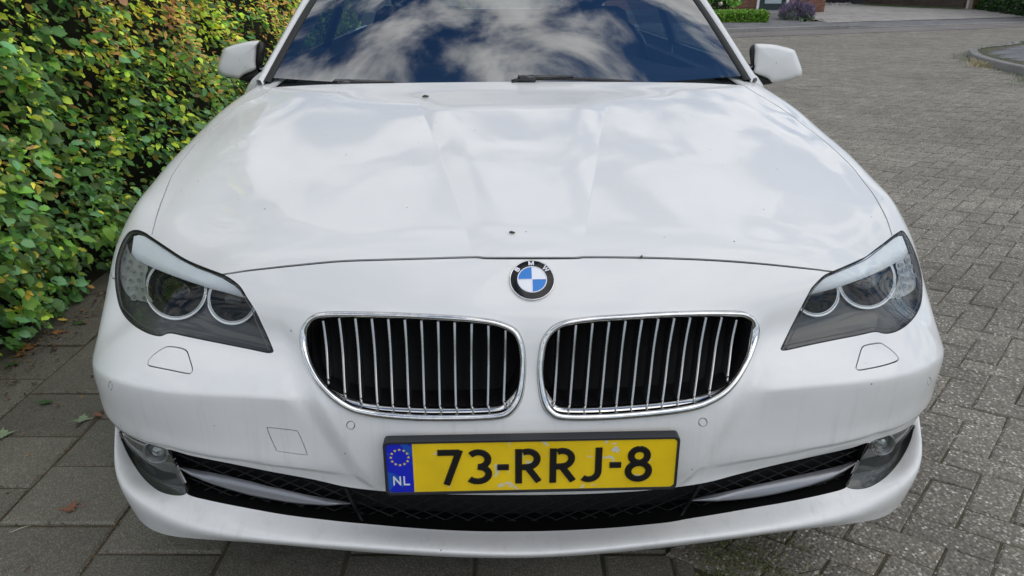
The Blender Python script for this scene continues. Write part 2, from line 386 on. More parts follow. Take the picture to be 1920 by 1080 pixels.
# ------------------------------------------------------------------ outlines read off the photograph (picture points on the body surface)
HL = {-1: [(241.8,434.4),(256,430.7),(270.5,435),(285,444.5),(310.7,461.7),(333.7,477),(351,487),(368,494.7),(394,504.8),(418.4,514.2),(437,525),(451.4,537.8),(462.9,556.4),(480,583.7),(491.6,608),(503,632.5),(511.5,653),(513,659),(509,661.8),(498.7,661.8),(465.7,654.9),(422.7,646.3),(379.6,637.7),(345,630.5),(326,626.3),(317,625.6),(310.7,627.2),(302,630.5),(290.6,629.6),(273.4,623.9),(253.3,612.4),(236,596.6),(224.6,578),(218.3,555),(214.6,526.3),(215.4,494.7),(221.8,468.9),(230.4,448.8)],
      1: [(1691.6,432),(1683,435.8),(1673,442.5),(1654,457.4),(1637,470.3),(1622.7,481),(1602.6,490.4),(1579.6,500.5),(1559.5,509),(1545,516),(1533.7,526.3),(1522,539),(1513.6,553.6),(1496.4,586.6),(1479,621),(1465,650),(1463.4,655),(1467,657.5),(1479,656.3),(1522,646.8),(1565,638),(1608,629.6),(1635,623.6),(1645,623),(1654,625.3),(1665.7,625.9),(1683,621),(1703,608),(1720.3,586.6),(1729,560.7),(1729.5,523.4),(1723,491.8),(1711.7,461.7),(1700,440)]}
KID = {-1: [(601,585.5),(631.7,583.7),(692.8,584.3),(754,586),(815,588.9),(876,592.9),(922,598.4),(952.6,607.5),(971,619.8),(981.6,641),(986.2,668.7),(986.2,699.2),(983,732.8),(977,754),(964.8,772.6),(946.5,784.8),(906.7,789.4),(845.6,790.9),(784.5,790.3),(723.4,786.3),(686.7,781),(656,772.6),(625.6,754),(598,726.7),(579.7,696.2),(569,668.7),(563.8,644.2),(564.4,619.8),(573.6,601.4),(585.8,590.7)],
       1: [(1386.5,583),(1346.7,582),(1285.6,583),(1224.5,585.5),(1163.4,589.2),(1117.5,592.2),(1071.7,597.8),(1047.2,604.5),(1029,616.7),(1015,638),(1009,668.7),(1006.6,699.2),(1009,729.8),(1013.6,754),(1022.8,772.6),(1041,786.3),(1071.7,790),(1132.8,789),(1194,784.8),(1255,778.7),(1301,771),(1331.5,760.3),(1362,742),(1386.5,714.5),(1404.8,680.9),(1417,647.3),(1422.2,622.8),(1420,604.5),(1411,592.2),(1398.7,585.5)]}
SLAT = {-1: [((540 + a / 3.272, 470 + b / 3.272), (540 + c / 3.272, 470 + d / 3.272)) for a, b, c, d in
             [(203,440,238,785),(303,426,343,873),(403,422,441,906),(505,422,543,935),(607,424,638,945),(710,426,737,950),(813,430,834,952),(917,434,930,955),(1020,440,1029,955),(1126,447,1126,952),(1229,458,1226,948),(1336,487,1324,928)]],
        1: [((980 + a / 3.272, 470 + b / 3.272), (980 + c / 3.272, 470 + d / 3.272)) for a, b, c, d in
            [(224,485,198,930),(331,456,293,945),(434,446,390,950),(537,438,485,950),(639,430,581,948),(741,426,676,945),(843,421,772,938),(942,417,866,925),(1041,414,962,912),(1139,413,1062,895),(1235,418,1157,855),(1327,434,1268,768)]]}
FOG = {-1: [(223.9,806.6),(241.5,816),(273,830),(313.6,842.5),(322.4,858.4),(333,883),(345.3,907.6),(350.6,921),(346,927.5),(333,929.4),(311.9,926),(290.8,916.4),(266,893.5),(245,861.9),(231,833.7)],
       1: [(1713.3,796),(1690.4,807.3),(1662.3,817.9),(1630.6,831),(1613,865.4),(1595.4,897),(1587,911),(1592,915.5),(1609.5,917.5),(1634,912),(1662.3,893.5),(1687,865.4),(1704.5,833.7),(1712.5,808)]}
INTAKE = [(313.6,842.5),(361,854.8),(431.5,868.9),(502,883),(572,896),(607.5,903.5),(640,911),(680,917),(740,922.5),(830,926.5),(960,928),(1080,926.5),(1180,922),(1240,916.5),(1290,910.5),(1335,902.3),(1380.8,890),(1451,872.4),(1521.5,856.6),(1592,840.8),(1630.6,831),
          (1613,865.4),(1595.4,897),(1586.6,914),(1556.7,924),(1486.3,939.3),(1416,951.6),(1345.6,964),(1289,973),(1268,977),(1240,981),(1150,989.5),(1050,995),(960,996.5),(870,995.5),(780,990.5),(681.4,982),(656.7,979.8),(607.5,974.5),(537,965.7),(466.7,953.4),(396.3,939.3),(352,927),(345.3,907.6),(333,883),(322.4,858.4)]
WASH = {-1: [(150 + a / 3.484, 400 + b / 3.484) for a, b in [(440,985),(450,950),(500,905),(555,872),(590,866),(640,872),(685,885),(705,905),(720,950),(738,1015),(728,1045),(700,1050),(600,1030),(455,1000)]],
        1: [(1350 + a / 3.484, 400 + b / 3.484) for a, b in [(885,1010),(895,970),(915,900),(930,868),(960,855),(1040,843),(1070,855),(1120,890),(1160,930),(1168,955),(1150,972),(1060,1000),(930,1026),(900,1025)]]}
TOW = [(150 + a / 2.8417, 700 + b / 2.8417) for a, b in [(993,290),(1005,287),(1080,294),(1150,303),(1162,310),(1190,370),(1212,430),(1205,437),(1120,428),(1050,416),(1043,408),(1015,350)]]
SENSOR = [(657.5, 797.5, 8.5, 8.5), (1318, 792, 8.7, 8.7), (207, 723.5, 4.2, 8.8), (1742.5, 715.5, 4.0, 8.5)]
HOOD_FRONT = [(415,515),(440,511.2),(468,507),(540,499),(600,493),(647,489.3),(723,486.8),(815,484.2),(885,482.2),(900,482.6),(912,483.8),(962,484),(1071.7,483.8),(1088,482.6),(1100,482.2),(1151,482.4),(1240,484),(1331.5,487.6),(1420,494),(1520,504.2),(1545,507.4),(1562,509.5)]
SEAM = {-1: [(448,197),(434,208),(412,227.8),(390,247),(367.8,268),(351,289),(334,311),(320.6,333),(309.4,361),(301,383),(292.8,408),(284.4,441)],
        1: [(1487,218.5),(1511,237.8),(1533,254),(1555.6,273),(1577.8,293),(1600,315.6),(1618.5,339.6),(1637,363.7),(1652,389.6),(1663,412),(1672.5,441.5)]}

def loop_uv(pts, step=3.0): return np.array(uvs(smooth_loop(pts, step=step)))
L_HL = {s: loop_uv(HL[s]) for s in (-1, 1)}
L_KID = {s: loop_uv(KID[s], 4) for s in (-1, 1)}
fog_px = {s: smooth_loop(FOG[s], step=4) for s in (-1, 1)}
L_FOG = {s: np.array(uvs(fog_px[s])) for s in (-1, 1)}
L_INT = np.array(uvs(smooth_loop(INTAKE, step=5)))
L_WASH = {s: loop_uv(WASH[s], 4) for s in (-1, 1)}
L_TOW = loop_uv(TOW, 4)
L_SENS = [np.array(uvs([(cx + rx * math.cos(a), cy + ry * math.sin(a)) for a in np.linspace(0, 2 * math.pi, 20, endpoint=False)])) for cx, cy, rx, ry in SENSOR]

def seam_uv(s):
    a = uvs(smooth_loop(SEAM[s], closed=False, step=6))
    rear = [(s * .80, 1.64), (s * .803, 1.55)]
    q = a[0]; rear += [(q[0] * .6 + s * .803 * .4, q[1] * .6 + 1.55 * .4)]
    return rear + a
sl, sr = seam_uv(-1), seam_uv(1)
hl_top = {-1: [p for p in HL[-1][3:10]], 1: [p for p in HL[1][2:10]]}
front = uvs(smooth_loop(HOOD_FRONT, closed=False, step=6))
def shift(pts, d): return [(x, y - d) for x, y in pts]
lower_l = uvs(smooth_loop(shift(hl_top[-1], 1.0), closed=False, step=5)); lower_r = uvs(smooth_loop(shift(hl_top[1], 1.0), closed=False, step=5))
hood_poly = np.array(sl + lower_l + front + lower_r[::-1] + sr[::-1])
def ribbon_uv(P, w):
    P = np.array(P); return ribbon(P, w)
GAPW = .0023
L_GAPS = [ribbon_uv(np.array(front), GAPW), ribbon_uv(np.array(sl), GAPW), ribbon_uv(np.array(sr), GAPW)]
bl = {}
for s, pts in ((-1, [(219, 522), (211, 522)]), (1, [(1719, 519), (1725, 519)])):
    a = uvs(pts); v0 = a[-1][1]; bl[s] = a + [(s * (abs(a[-1][0]) + .5 * (UMAX - abs(a[-1][0]))), v0), (s * (UMAX + .01), v0)]
    L_GAPS.append(ribbon_uv(np.array(bl[s]), .0014))
fender_poly = {}
for s, seam in ((-1, sl), (1, sr)):
    mid = uvs([(250, 500)]) if s < 0 else uvs([(1690, 495)])
    fender_poly[s] = np.array(list(seam) + mid + bl[s] + [(s * (UMAX + .01), VMAX + .01), (s * .80, VMAX + .01)])
def band(P, w):                       # thin gap just inside a closed outline
    return inset(P, w)
RINGS = []                            # (outer, inner) for covers and sensors
for P in [L_WASH[-1], L_WASH[1], L_TOW]: RINGS.append((P, inset(P, .0021)))
for P in L_SENS: RINGS.append((P, inset(P, .0016)))

def cdt(loops, pts, opens=()):
    """constrained triangulation of closed loops plus free points -> (verts Nx2, tris)"""
    V = []; E = []
    for P in loops:
        b = len(V); n = len(P); V += [Vector((float(a), float(c))) for a, c in P]; E += [(b + i, b + (i + 1) % n) for i in range(n)]
    V += [Vector((float(a), float(c))) for a, c in pts]
    r = delaunay_2d_cdt(V, E, [], 0, 1e-7)
    v = np.array([(p.x, p.y) for p in r[0]]); t = np.array([f for f in r[2] if len(f) == 3])
    a, b_, c = v[t[:, 0]], v[t[:, 1]], v[t[:, 2]]
    ar = (b_[:, 0] - a[:, 0]) * (c[:, 1] - a[:, 1]) - (b_[:, 1] - a[:, 1]) * (c[:, 0] - a[:, 0])
    t[ar < 0] = t[ar < 0][:, ::-1]
    return v, t[np.abs(ar) > 1e-10]
def surf_mesh(name, uv, tris, mats, parent, h=0.0, thick=.006, off=None, nrm=None):
    """triangles in the surface's own coordinates -> smooth panel with folded-in edges"""
    used, inv = np.unique(tris, return_inverse=True); T = inv.reshape(-1, 3); q = uv[used]
    P = S(q[:, 0], q[:, 1]); Nn = S_normal(q[:, 0], q[:, 1]) if nrm is None else nrm(q)
    P = P + Nn * (h if not callable(h) else h(q)[:, None])
    if off is not None: P = P + off(q, P)
    V = [tuple(p) for p in P]; F = [tuple(t) for t in T]; norms = [tuple(n) for n in Nn]
    if thick:
        cnt = {}
        for t in T:
            for a, b in ((t[0], t[1]), (t[1], t[2]), (t[2], t[0])):
                if (b, a) in cnt: del cnt[(b, a)]
                else: cnt[(a, b)] = 1
        idx = {}
        for a, b in cnt:
            e = P[b] - P[a]; o = np.cross(e, Nn[a]); o /= np.linalg.norm(o) + 1e-12     # outward across the edge
            k = len(V)
            for p, nn in ((P[a], Nn[a]), (P[b], Nn[b])):
                for d in (0, thick): V.append(tuple(p - nn * d)); norms.append(tuple(o))
            F.append((k, k + 1, k + 3, k + 2)) if np.dot(np.cross(-Nn[a], e), o) > 0 else F.append((k, k + 2, k + 3, k + 1))
    me = bpy.data.meshes.new(name); me.from_pydata(V, [], F)
    for m in (mats if isinstance(mats, list) else [mats]): me.materials.append(m)
    me.polygons.foreach_set('use_smooth', [True] * len(F)); me.update()
    me.normals_split_custom_set_from_vertices(norms)
    return link(name, me, parent)

STEP = .0095
us = np.arange(-UMAX, UMAX + 1e-6, STEP); vv = np.concatenate([np.arange(0, .2, .006), np.arange(.2, VMAX + 1e-6, STEP)])
us[-1] = UMAX; vv[-1] = VMAX
A, B = np.meshgrid(us, vv); pts = np.stack([A.ravel(), B.ravel()], 1)
hole = np.zeros(len(pts), bool)
HOLES = [L_HL[-1], L_HL[1], L_KID[-1], L_KID[1], L_INT, L_FOG[-1], L_FOG[1]]
for P in HOLES: hole |= pip(pts, P)
loops = HOLES + L_GAPS + [r for pr in RINGS for r in pr] + [hood_poly]
near = np.zeros(len(pts), bool)
allp = np.vstack(loops)
# drop grid points crowding the outlines (coarse hash)
key = set(map(tuple, np.floor(allp / .004).astype(int)))
for n_, (a, b) in enumerate(np.floor(pts / .004).astype(int)):
    if (a, b) in key: near[n_] = True
edge = (np.abs(pts[:, 0]) > UMAX - 1e-6) | (pts[:, 1] < 1e-6) | (pts[:, 1] > VMAX - 1e-6)
# rows of points that follow the bonnet's flanks, so the fold lines stay clean
band_ = (pts[:, 1] > .60) & (pts[:, 1] < 1.60) & (np.abs(pts[:, 0]) < .42)
yb = S(np.zeros(len(gv)), gv)[:, 1]
def edge_at(v): return .105 + .20 * (np.interp(v, gv, yb) - .19)
dead = band_ & (np.abs(np.abs(pts[:, 0]) - edge_at(pts[:, 1])) < .034)
vs_ = np.arange(.605, 1.60, .007); flank = []
for o_ in (-.030, -.022, -.015, -.009, -.005, -.0022, 0, .0022, .005, .009, .015, .022, .030):
    for s_ in (-1, 1): flank += [(s_ * (float(edge_at(v)) + o_), v) for v in vs_]
flank = np.array(flank); fk = np.array([tuple(np.floor(p / .004).astype(int)) not in key for p in flank]); flank = flank[fk]
for P in HOLES: flank = flank[~pip(flank, P)]
UV, TR = cdt(loops, np.vstack([pts[((~hole & ~near) | edge) & ~dead], flank]))
ctr = UV[TR].mean(1)
cls = np.zeros(len(TR), int)                                  # 0 bumper
cls[pip(ctr, hood_poly)] = 1
cls[pip(ctr, fender_poly[-1])] = 2; cls[pip(ctr, fender_poly[1])] = 3
cls[(ctr[:, 1] > 1.64) & (np.abs(ctr[:, 0]) < .80)] = 9
for k, (o_, i_) in enumerate(RINGS):
    ino = pip(ctr, o_); ini = pip(ctr, i_)
    cls[ino & ~ini] = 8; cls[ini] = 10 + k
for P in L_GAPS: cls[pip(ctr, P)] = 8
for P in HOLES: cls[pip(ctr, P)] = 9
bumper = surf_mesh('front_bumper', UV, TR[cls == 0], PAINT, car)
hood = surf_mesh('bonnet', UV, TR[cls == 1], PAINT, car)
surf_mesh('front_wing', UV, TR[cls == 2], PAINT, car); surf_mesh('front_wing', UV, TR[cls == 3], PAINT, car)
surf_mesh('panel_gap', UV, TR[cls == 8], RUBBER, bumper, h=-.0045, thick=0)
for k in range(len(RINGS)):
    nm = 'washer_cover' if k < 2 else 'towing_eye_cover' if k == 2 else 'parking_sensor'
    surf_mesh(nm, UV, TR[cls == 10 + k], PAINT, bumper, h=-.0003, thick=.004)
# ------------------------------------------------------------------ front details
def pt(px, py, h=0.0, push=0.0):
    """point on the body skin under a picture point, raised by h along the normal, pushed back along the sight line"""
    r = hit(px, py)
    if r is None: return None
    p, q, a, b = r
    if h:
        n = GN[q[0]] * (1 - a) * (1 - b) + GN[q[1]] * a * (1 - b) + GN[q[2]] * a * b + GN[q[3]] * (1 - a) * b
        p = p + n / np.linalg.norm(n) * h
    if push:
        d = p - CO; p = p + d / np.linalg.norm(d) * push
    return p
def ring_pts(P, h=0.0, push=0.0, dy=0.0):
    o = []
    for x, y in P:
        p = pt(x, y, h, push)
        if p is None: p = o[-1] if o else np.zeros(3)
        o.append(p + np.array([0, dy, 0]))
    return o
def fill(name, loop_uv_, mats, parent, h=0.0, step=.012, thick=0, off=None, nrm=None):
    P = np.asarray(loop_uv_); lo, hi = P.min(0), P.max(0)
    a, b = np.meshgrid(np.arange(lo[0], hi[0], step), np.arange(lo[1], hi[1], step)); g = np.stack([a.ravel(), b.ravel()], 1)
    g = g[pip(g, inset(P, step * .35))]
    uv, tr = cdt([P], g); tr = tr[pip(uv[tr].mean(1), P)]
    return surf_mesh(name, uv, tr, mats, parent, h, thick, off, nrm)
def pusher(d):
    def f(q, P):
        w = P - CO; w /= np.linalg.norm(w, axis=1)[:, None]
        return w * (d if not callable(d) else d(q, P)[:, None])
    return f

# ---- kidney grilles
for s in (-1, 1):
    base = smooth_loop(KID[s], n=150)
    lo, hi = base.min(0), base.max(0)
    bt = sst((base[:, 1] - (lo[1] + .55 * (hi[1] - lo[1]))) / (.40 * (hi[1] - lo[1])))
    side = 1 + .25 * bt
    g = empty('kidney_grille'); g.parent = car
    mb = MB()
    prof = [(-.6, -.005), (.4, .0), (1.2, .004), (3.4, .008), (7.2, .0092), (10.4, .007), (12.2, .002), (12.8, -.004)]
    mb.loft([ring_pts(inset(base, d * side), h) for d, h in prof], 0)
    led = 1 + 1.15 * bt                                         # wide bright ledge at the bottom of the opening
    mb.loft([ring_pts(inset(base, 12.8 * side), -.004), ring_pts(inset(base, 13.4 * side + 5 * bt), -.008), ring_pts(inset(base, 13.8 * side + 8 * bt), -.014)], 0)
    mb.loft([ring_pts(inset(base, 13.8 * side + 8 * bt), -.014), ring_pts(inset(base, 14.2 * side + 16 * bt), -.03, dy=.01), ring_pts(inset(base, 14.4 * side + 17 * bt), -.03, dy=.075)], 1)
    mb.build('grille_frame', [CHROME, GLOSSBLACK], g)
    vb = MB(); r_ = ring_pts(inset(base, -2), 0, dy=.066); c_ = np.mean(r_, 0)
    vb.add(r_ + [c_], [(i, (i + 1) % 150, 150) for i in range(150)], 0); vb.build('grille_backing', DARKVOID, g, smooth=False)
    for (x0, y0), (x1, y1) in SLAT[s]:
        sm = MB(); rings = []
        n = 12
        for i in range(n + 1):
            f = i / n; f2 = -.03 + f * 1.05
            bow = math.sin(math.pi * f) * 2.2 * (1 if x1 < x0 else -1)
            p = pt(x0 + (x1 - x0) * f2 + bow * .4, y0 + (y1 - y0) * f2, -.007 - .010 * math.sin(math.pi * min(1, f * 1.0)) * .6)
            w = .0022 + .0007 * (1 - f)
            rings.append([p + np.array(d) for d in ((-w * .8, .034, 0), (-w, .006, 0), (-w, .0012, 0), (-w * .5, -.0006, 0), (w * .5, -.0006, 0), (w, .0012, 0), (w, .006, 0), (w * .8, .034, 0))])
        k = len(rings[0]); b = sm.add([q for r in rings for q in r], [], 0)
        for j in range(n):
            for i in range(k - 1):
                sm.f.append((b + j * k + i, b + j * k + i + 1, b + (j + 1) * k + i + 1, b + (j + 1) * k + i)); sm.m.append(1 if i in (0, 6) else 0)
        # small bright foot where the slat meets the ledge
        e = pt(x1, y1, -.006); fdir = np.array([-.35 * (1 if s > 0 else 1) * 0, -1, -.35])
        e2 = pt(x1 + (e[0] * 0) - s * 3.0, y1 + 9.5, -.003)
        if e2 is not None:
            sm.tube([e, e * .4 + e2 * .6 + np.array([0, .001, 0]), e2], [.0022, .0024, .0018], 0, 6)
        sm.build('grille_slat', [SLATM, BLACK], g)

# ---- lower intake: recess, diamond mesh, blades, dividers
intake = empty('lower_intake'); intake.parent = car
ip = smooth_loop(INTAKE, step=9)
mb = MB(); mb.loft([ring_pts(ip, -.001), ring_pts(ip, -.004, dy=.004), ring_pts(inset(ip, -3), -.004, dy=.07)], 0)
mb.build('intake_duct', MESHBLK, intake)
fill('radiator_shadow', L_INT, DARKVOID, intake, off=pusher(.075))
mesh = MB()
def lattice(poly_px, pitch, slope, push):
    poly = np.array(poly_px); lo, hi = poly.min(0), poly.max(0)
    for sg in (1, -1):
        c = -2000.0
        while c < 3500:
            # line y = sg*slope*(x) + c
            run = []
            X = np.arange(lo[0], hi[0] + 6, 6.0); Y = sg * slope * (X - 960) + c
            if Y.min() > hi[1] or Y.max() < lo[1]: c += pitch; continue
            OK = pip(np.stack([X, Y], 1), poly)
            for x, y, ok in zip(X, Y, OK):
                if ok: run.append((x, y))
                if (not ok or x + 6 > hi[0]) and run:
                    if len(run) > 1:
                        P = [pt(*q, 0, push) for q in (run[::3] if len(run) > 4 else run)]
                        if (len(run) - 1) % 3: P.append(pt(*run[-1], 0, push))
                        P = [p for p in P if p is not None]
                        if len(P) > 1: mesh.tube(P, .0015, 0, 4, cap=False)
                    run = []
            c += pitch
lattice(inset(ip, 1.0), 17.5, .42, .030)
mesh.build('intake_mesh', MESHBLK, intake, smooth=False)
Z5 = lambda a, b: (150 + a / 2.8417, 700 + b / 2.8417)
Z6 = lambda a, b: (1240 + a / 2.8417, 700 + b / 2.8417)
BL = {-1: ([Z5(*p) for p in [(527,497),(600,510),(700,528),(800,550),(900,573),(1000,600),(1100,622),(1200,645),(1320,667),(1442,688)]], [Z5(*p) for p in [(528,503),(590,543),(700,588),(800,620),(900,648),(1000,668),(1100,686),(1200,697),(1320,704),(1442,695)]]),
      1: ([Z6(*p) for p in [(1040,467),(970,486),(900,505),(800,528),(700,550),(600,573),(500,595),(400,618),(300,640),(165,668)]], [Z6(*p) for p in [(1040,478),(970,525),(900,562),(800,596),(700,622),(600,645),(500,662),(400,674),(300,681),(165,680)]])}
for s in (-1, 1):
    up, dn = BL[s]; mb = MB(); rings = []
    for (a, b), (c, d) in zip(up, dn):
        h = (d - b)
        A_ = pt(a, b, 0, .022); A2 = pt(a, b, 0, .034); M1 = pt(a + (c - a) * .55, b + h * .55, 0, .006); M2 = pt(c, b + h * .86, 0, .0); D_ = pt(c, d, 0, .002); D2 = pt(c, d + 1, 0, .03)
        rings.append([A2, A_, M1, M2, D_, D2])
    mb.loft(rings, 0, closed=True, cap=True); mb.build('intake_blade', SILVER, intake)
for (x0, y0), (x1, y1) in (((648, 914), (683, 985)), ((1314, 906), (1269, 980))):
    mb = MB(); mb.tube([pt(x0 + (x1 - x0) * f, y0 + (y1 - y0) * f, 0, .014) for f in np.linspace(0, 1, 7)], .0042, 0, 8); mb.build('intake_divider', MESHBLK, intake)

# ---- fog lamps
for s in (-1, 1):
    fl = empty('fog_lamp'); fl.parent = car
    P = fog_px[s]
    seal = MB(); seal.loft([ring_pts(inset(P, d), h) for d, h in ((-1.2, -.001), (.4, -.0005), (2.0, -.004), (2.4, -.012))], 0); seal.build('lamp_seal', RUBBER, fl)
    fill('lamp_lens', np.array(uvs(inset(P, 1.6))), FOGLENS, fl, h=-.0025)
    cx = 300 if s < 0 else 1645
    fill('lamp_bezel', np.array(uvs(inset(P, .8))), BEZEL, fl, off=pusher(.040))
    C = pt(*((297, 843) if s < 0 else (1651, 829)), 0, .030); ax = Vector((0, -1, .12))
    mb = MB(); mb.lathe([(.0220, .012), (.0240, .013), (.0255, .008), (.0255, -.02)], C, ax, 0, 32)
    mb.lathe([(.0220, .012), (.017, .0), (.011, -.010), (.0001, -.012)], C, ax, 0, 32)
    mb.build('lamp_reflector', FOGREFL, fl)
    mb = MB(); mb.lathe([(.0001, .010), (.010, .008), (.014, .0)], C, ax, 0, 24); mb.build('lamp_bulb_cap', FOGREFL, fl)

# ---- headlights
ZL = lambda a, b: (150 + a / 3.484, 400 + b / 3.484)
ZR = lambda a, b: (1350 + a / 3.484, 400 + b / 3.484)
BROWP = {-1: ([ZL(*p) for p in [(352,150),(385,142),(420,150),(470,180),(560,238),(640,292),(760,357),(850,390),(930,425),(1010,474),(1050,512),(1082,548)]],
              [ZL(*p) for p in [(336,262),(372,300),(440,336),(500,362),(600,402),(700,438),(800,470),(880,495),(960,516),(1020,533),(1060,545),(1084,551)]]),
         1: ([ZR(*p) for p in [(1190,148),(1165,150),(1130,168),(1060,215),(1000,258),(930,306),(880,332),(800,366),(730,397),(670,432),(620,475),(582,528)]],
             [ZR(*p) for p in [(1230,250),(1190,300),(1130,330),(1060,366),(1000,394),(930,424),(860,449),(800,470),(730,492),(670,508),(620,520),(578,532)]])}
SIDE = {-1: [ZL(*p) for p in [(300,180),(335,270),(440,340),(428,420),(435,510),(475,580),(380,568),(310,530),(268,445),(255,330),(268,240)]],
        1: [ZR(*p) for p in [(1232,262),(1150,325),(1165,400),(1150,480),(1095,553),(1185,545),(1250,512),(1282,460),(1248,330)]]}
RINGS_H = {-1: [(330.2, 540.6, 51, 58.5), (435.6, 560.7, 39.5, 47.5)], 1: [(1625.5, 523.4, 48, 55.5), (1530.8, 549, 36.5, 44)]}
for s in (-1, 1):
    hd = empty('headlight'); hd.parent = car
    P = smooth_loop(HL[s], step=4); lo, hi = P.min(0), P.max(0)
    low = sst((P[:, 1] - (lo[1] + .62 * (hi[1] - lo[1]))) / 25)
    mb = MB()
    mb.loft([ring_pts(inset(P, d * (1 + .9 * low)), h) for d, h in ((-1.0, -.002), (.2, -.0005), (1.4, -.001), (2.2, -.004), (2.4, -.010))], 0)
    mb.build('lamp_seal', RUBBER, hd)
    lens_loop = np.array(uvs(inset(P, 1.6 * (1 + .9 * low))))
    fill('lamp_lens', lens_loop, LENS, hd, h=-.001)
    rim = MB(); rim.loft([ring_pts(inset(P, d * (1 + .9 * low)), h) for d, h in ((4.4, -.0015), (5.2, .0005), (6.0, -.0015))], 0); rim.build('lens_rim', BEZEL, hd)
    cuts = []
    mb = MB(); mb.loft([ring_pts(inset(P, 1.8), -.003), ring_pts(inset(P, .5), -.003, push=.05)], 0); mb.build('lamp_housing', BEZEL, hd)
    up, dn = BROWP[s]; n = len(up); mb = MB(); rings = []
    for k in range(4):
        f = k / 3
        rings.append([pt(a + (c - a) * f, b + (d - b) * f, 0, .004 + .016 * f ** 1.3) for (a, b), (c, d) in zip(up, dn)])
    rings.append([pt(c, d + 1.2, 0, .027) for (c, d) in dn])
    mb.loft(rings, 0, closed=False); mb.build('lamp_brow', BROW, hd)
    # pale side reflector with pressed cups
    SPu = np.array(uvs(smooth_loop(SIDE[s], step=4)))
    sr_ = fill('side_reflector', SPu, SIDEREFL, hd, step=.006, off=pusher(lambda q, P: .0265 + .0016 * np.sin(P[:, 2] * 420 + 9 * np.sin(P[:, 0] * 160)) + .0012 * np.sin(P[:, 0] * 520)))
    SPx = np.array(SIDE[s])
    for hx, hy, hrad in [(288,300,5.5),(330,318,6),(312,362,6.5),(352,384,6),(404,398,5.5),(385,440,7),(280,420,6),(330,440,5),(365,490,7.5),(410,500,5.5),(318,492,6),(390,350,5),(352,548,7),(420,555,5.5),(300,255,5)]:
        q_ = ZL(hx, hy) if s < 0 else ZR(1282 - (hx - 255) * .72, hy - 12)
        if not pip(np.array([q_]), SPx)[0]: continue
        hexr = [[pt(q_[0] + hrad * f_ * math.cos(R(60 * i + 15)), q_[1] + hrad * f_ * math.sin(R(60 * i + 15)), 0, p_) for i in range(6)] for f_, p_ in ((1.0, .0235), (.78, .0232), (.70, .0245), (.02, .0252))]
        cb = MB(); cb.loft(hexr[:3], 0); cb.loft(hexr[2:], 1); cb.build('reflector_cup', [SIDEREFL, CUP], sr_, smooth=False)
    for k, (cx, cy, ri, ro) in enumerate(RINGS_H[s]):
        def circ(r_, push, m=56): return [pt(cx + r_ * math.cos(2 * math.pi * i / m), cy + r_ * math.sin(2 * math.pi * i / m), 0, push) for i in range(m)]
        w = ro - ri; ri = ri + w * .22; w *= .72; lr = MB()
        lr.loft([circ(ri + w * f, p) for f, p in ((1.08, .046), (1.02, .031), (.86, .0285), (.62, .0300), (.52, .0305), (.40, .0290), (.14, .0280), (.0, .030), (-.04, .038))], 0)
        ringo = lr.build('lamp_ring', RINGM, hd)
        gl_ = MB(); gl_.tube([pt(cx + (ri + w * .98) * math.cos(R(a_)), cy + (ri + w * .98) * math.sin(R(a_)), 0, .0275) for a_ in range(12, 169, 6)], [.0008 + .0016 * math.sin(math.pi * k_ / 26) for k_ in range(27)], 0, 8); gl_.build('ring_glint', GLINT, ringo)
        nt_ = MB()                                             # fine light-guide teeth around the ring
        for i in range(72):
            t = 2 * math.pi * i / 72
            nt_.tube([pt(cx + (ri + w * f) * math.cos(t), cy + (ri + w * f) * math.sin(t), 0, .0282) for f in (.42, .75)], .0006, 0, 4)
        nt_.build('light_guide', REFL, ringo)
        pj = MB()
        pj.loft([circ(ri * f, p) for f, p in ((1.0, .034), (.96, .046), (.89, .047), (.88, .053), (.79, .054), (.78, .060), (.69, .061), (.64, .066))], 1)
        pj.loft([circ(ri * f, p, 40) for f, p in ((.64, .066), (.60, .054), (.5, .046), (.34, .040), (.16, .037), (.01, .0365))], 0)
        pj.build('projector', [PROJ, FUNNEL], hd)
        cuts.append(np.array(uvs([(cx + (ri + .3 * w) * math.cos(t), cy + (ri + .3 * w) * math.sin(t)) for t in np.linspace(0, 2 * math.pi, 40, endpoint=False)])))
    bzl = np.array(uvs(inset(P, 1.0)))
    lo_, hi_ = bzl.min(0), bzl.max(0)
    a_, b_ = np.meshgrid(np.arange(lo_[0], hi_[0], .01), np.arange(lo_[1], hi_[1], .01)); g_ = np.stack([a_.ravel(), b_.ravel()], 1)
    uvb, trb = cdt([bzl] + cuts, g_[pip(g_, inset(bzl, .003))]); cb_ = uvb[trb].mean(1); keep = pip(cb_, bzl)
    for q_ in cuts: keep &= ~pip(cb_, q_)
    surf_mesh('lamp_bezel', uvb, trb[keep], BEZEL, hd, 0, 0, pusher(.036))

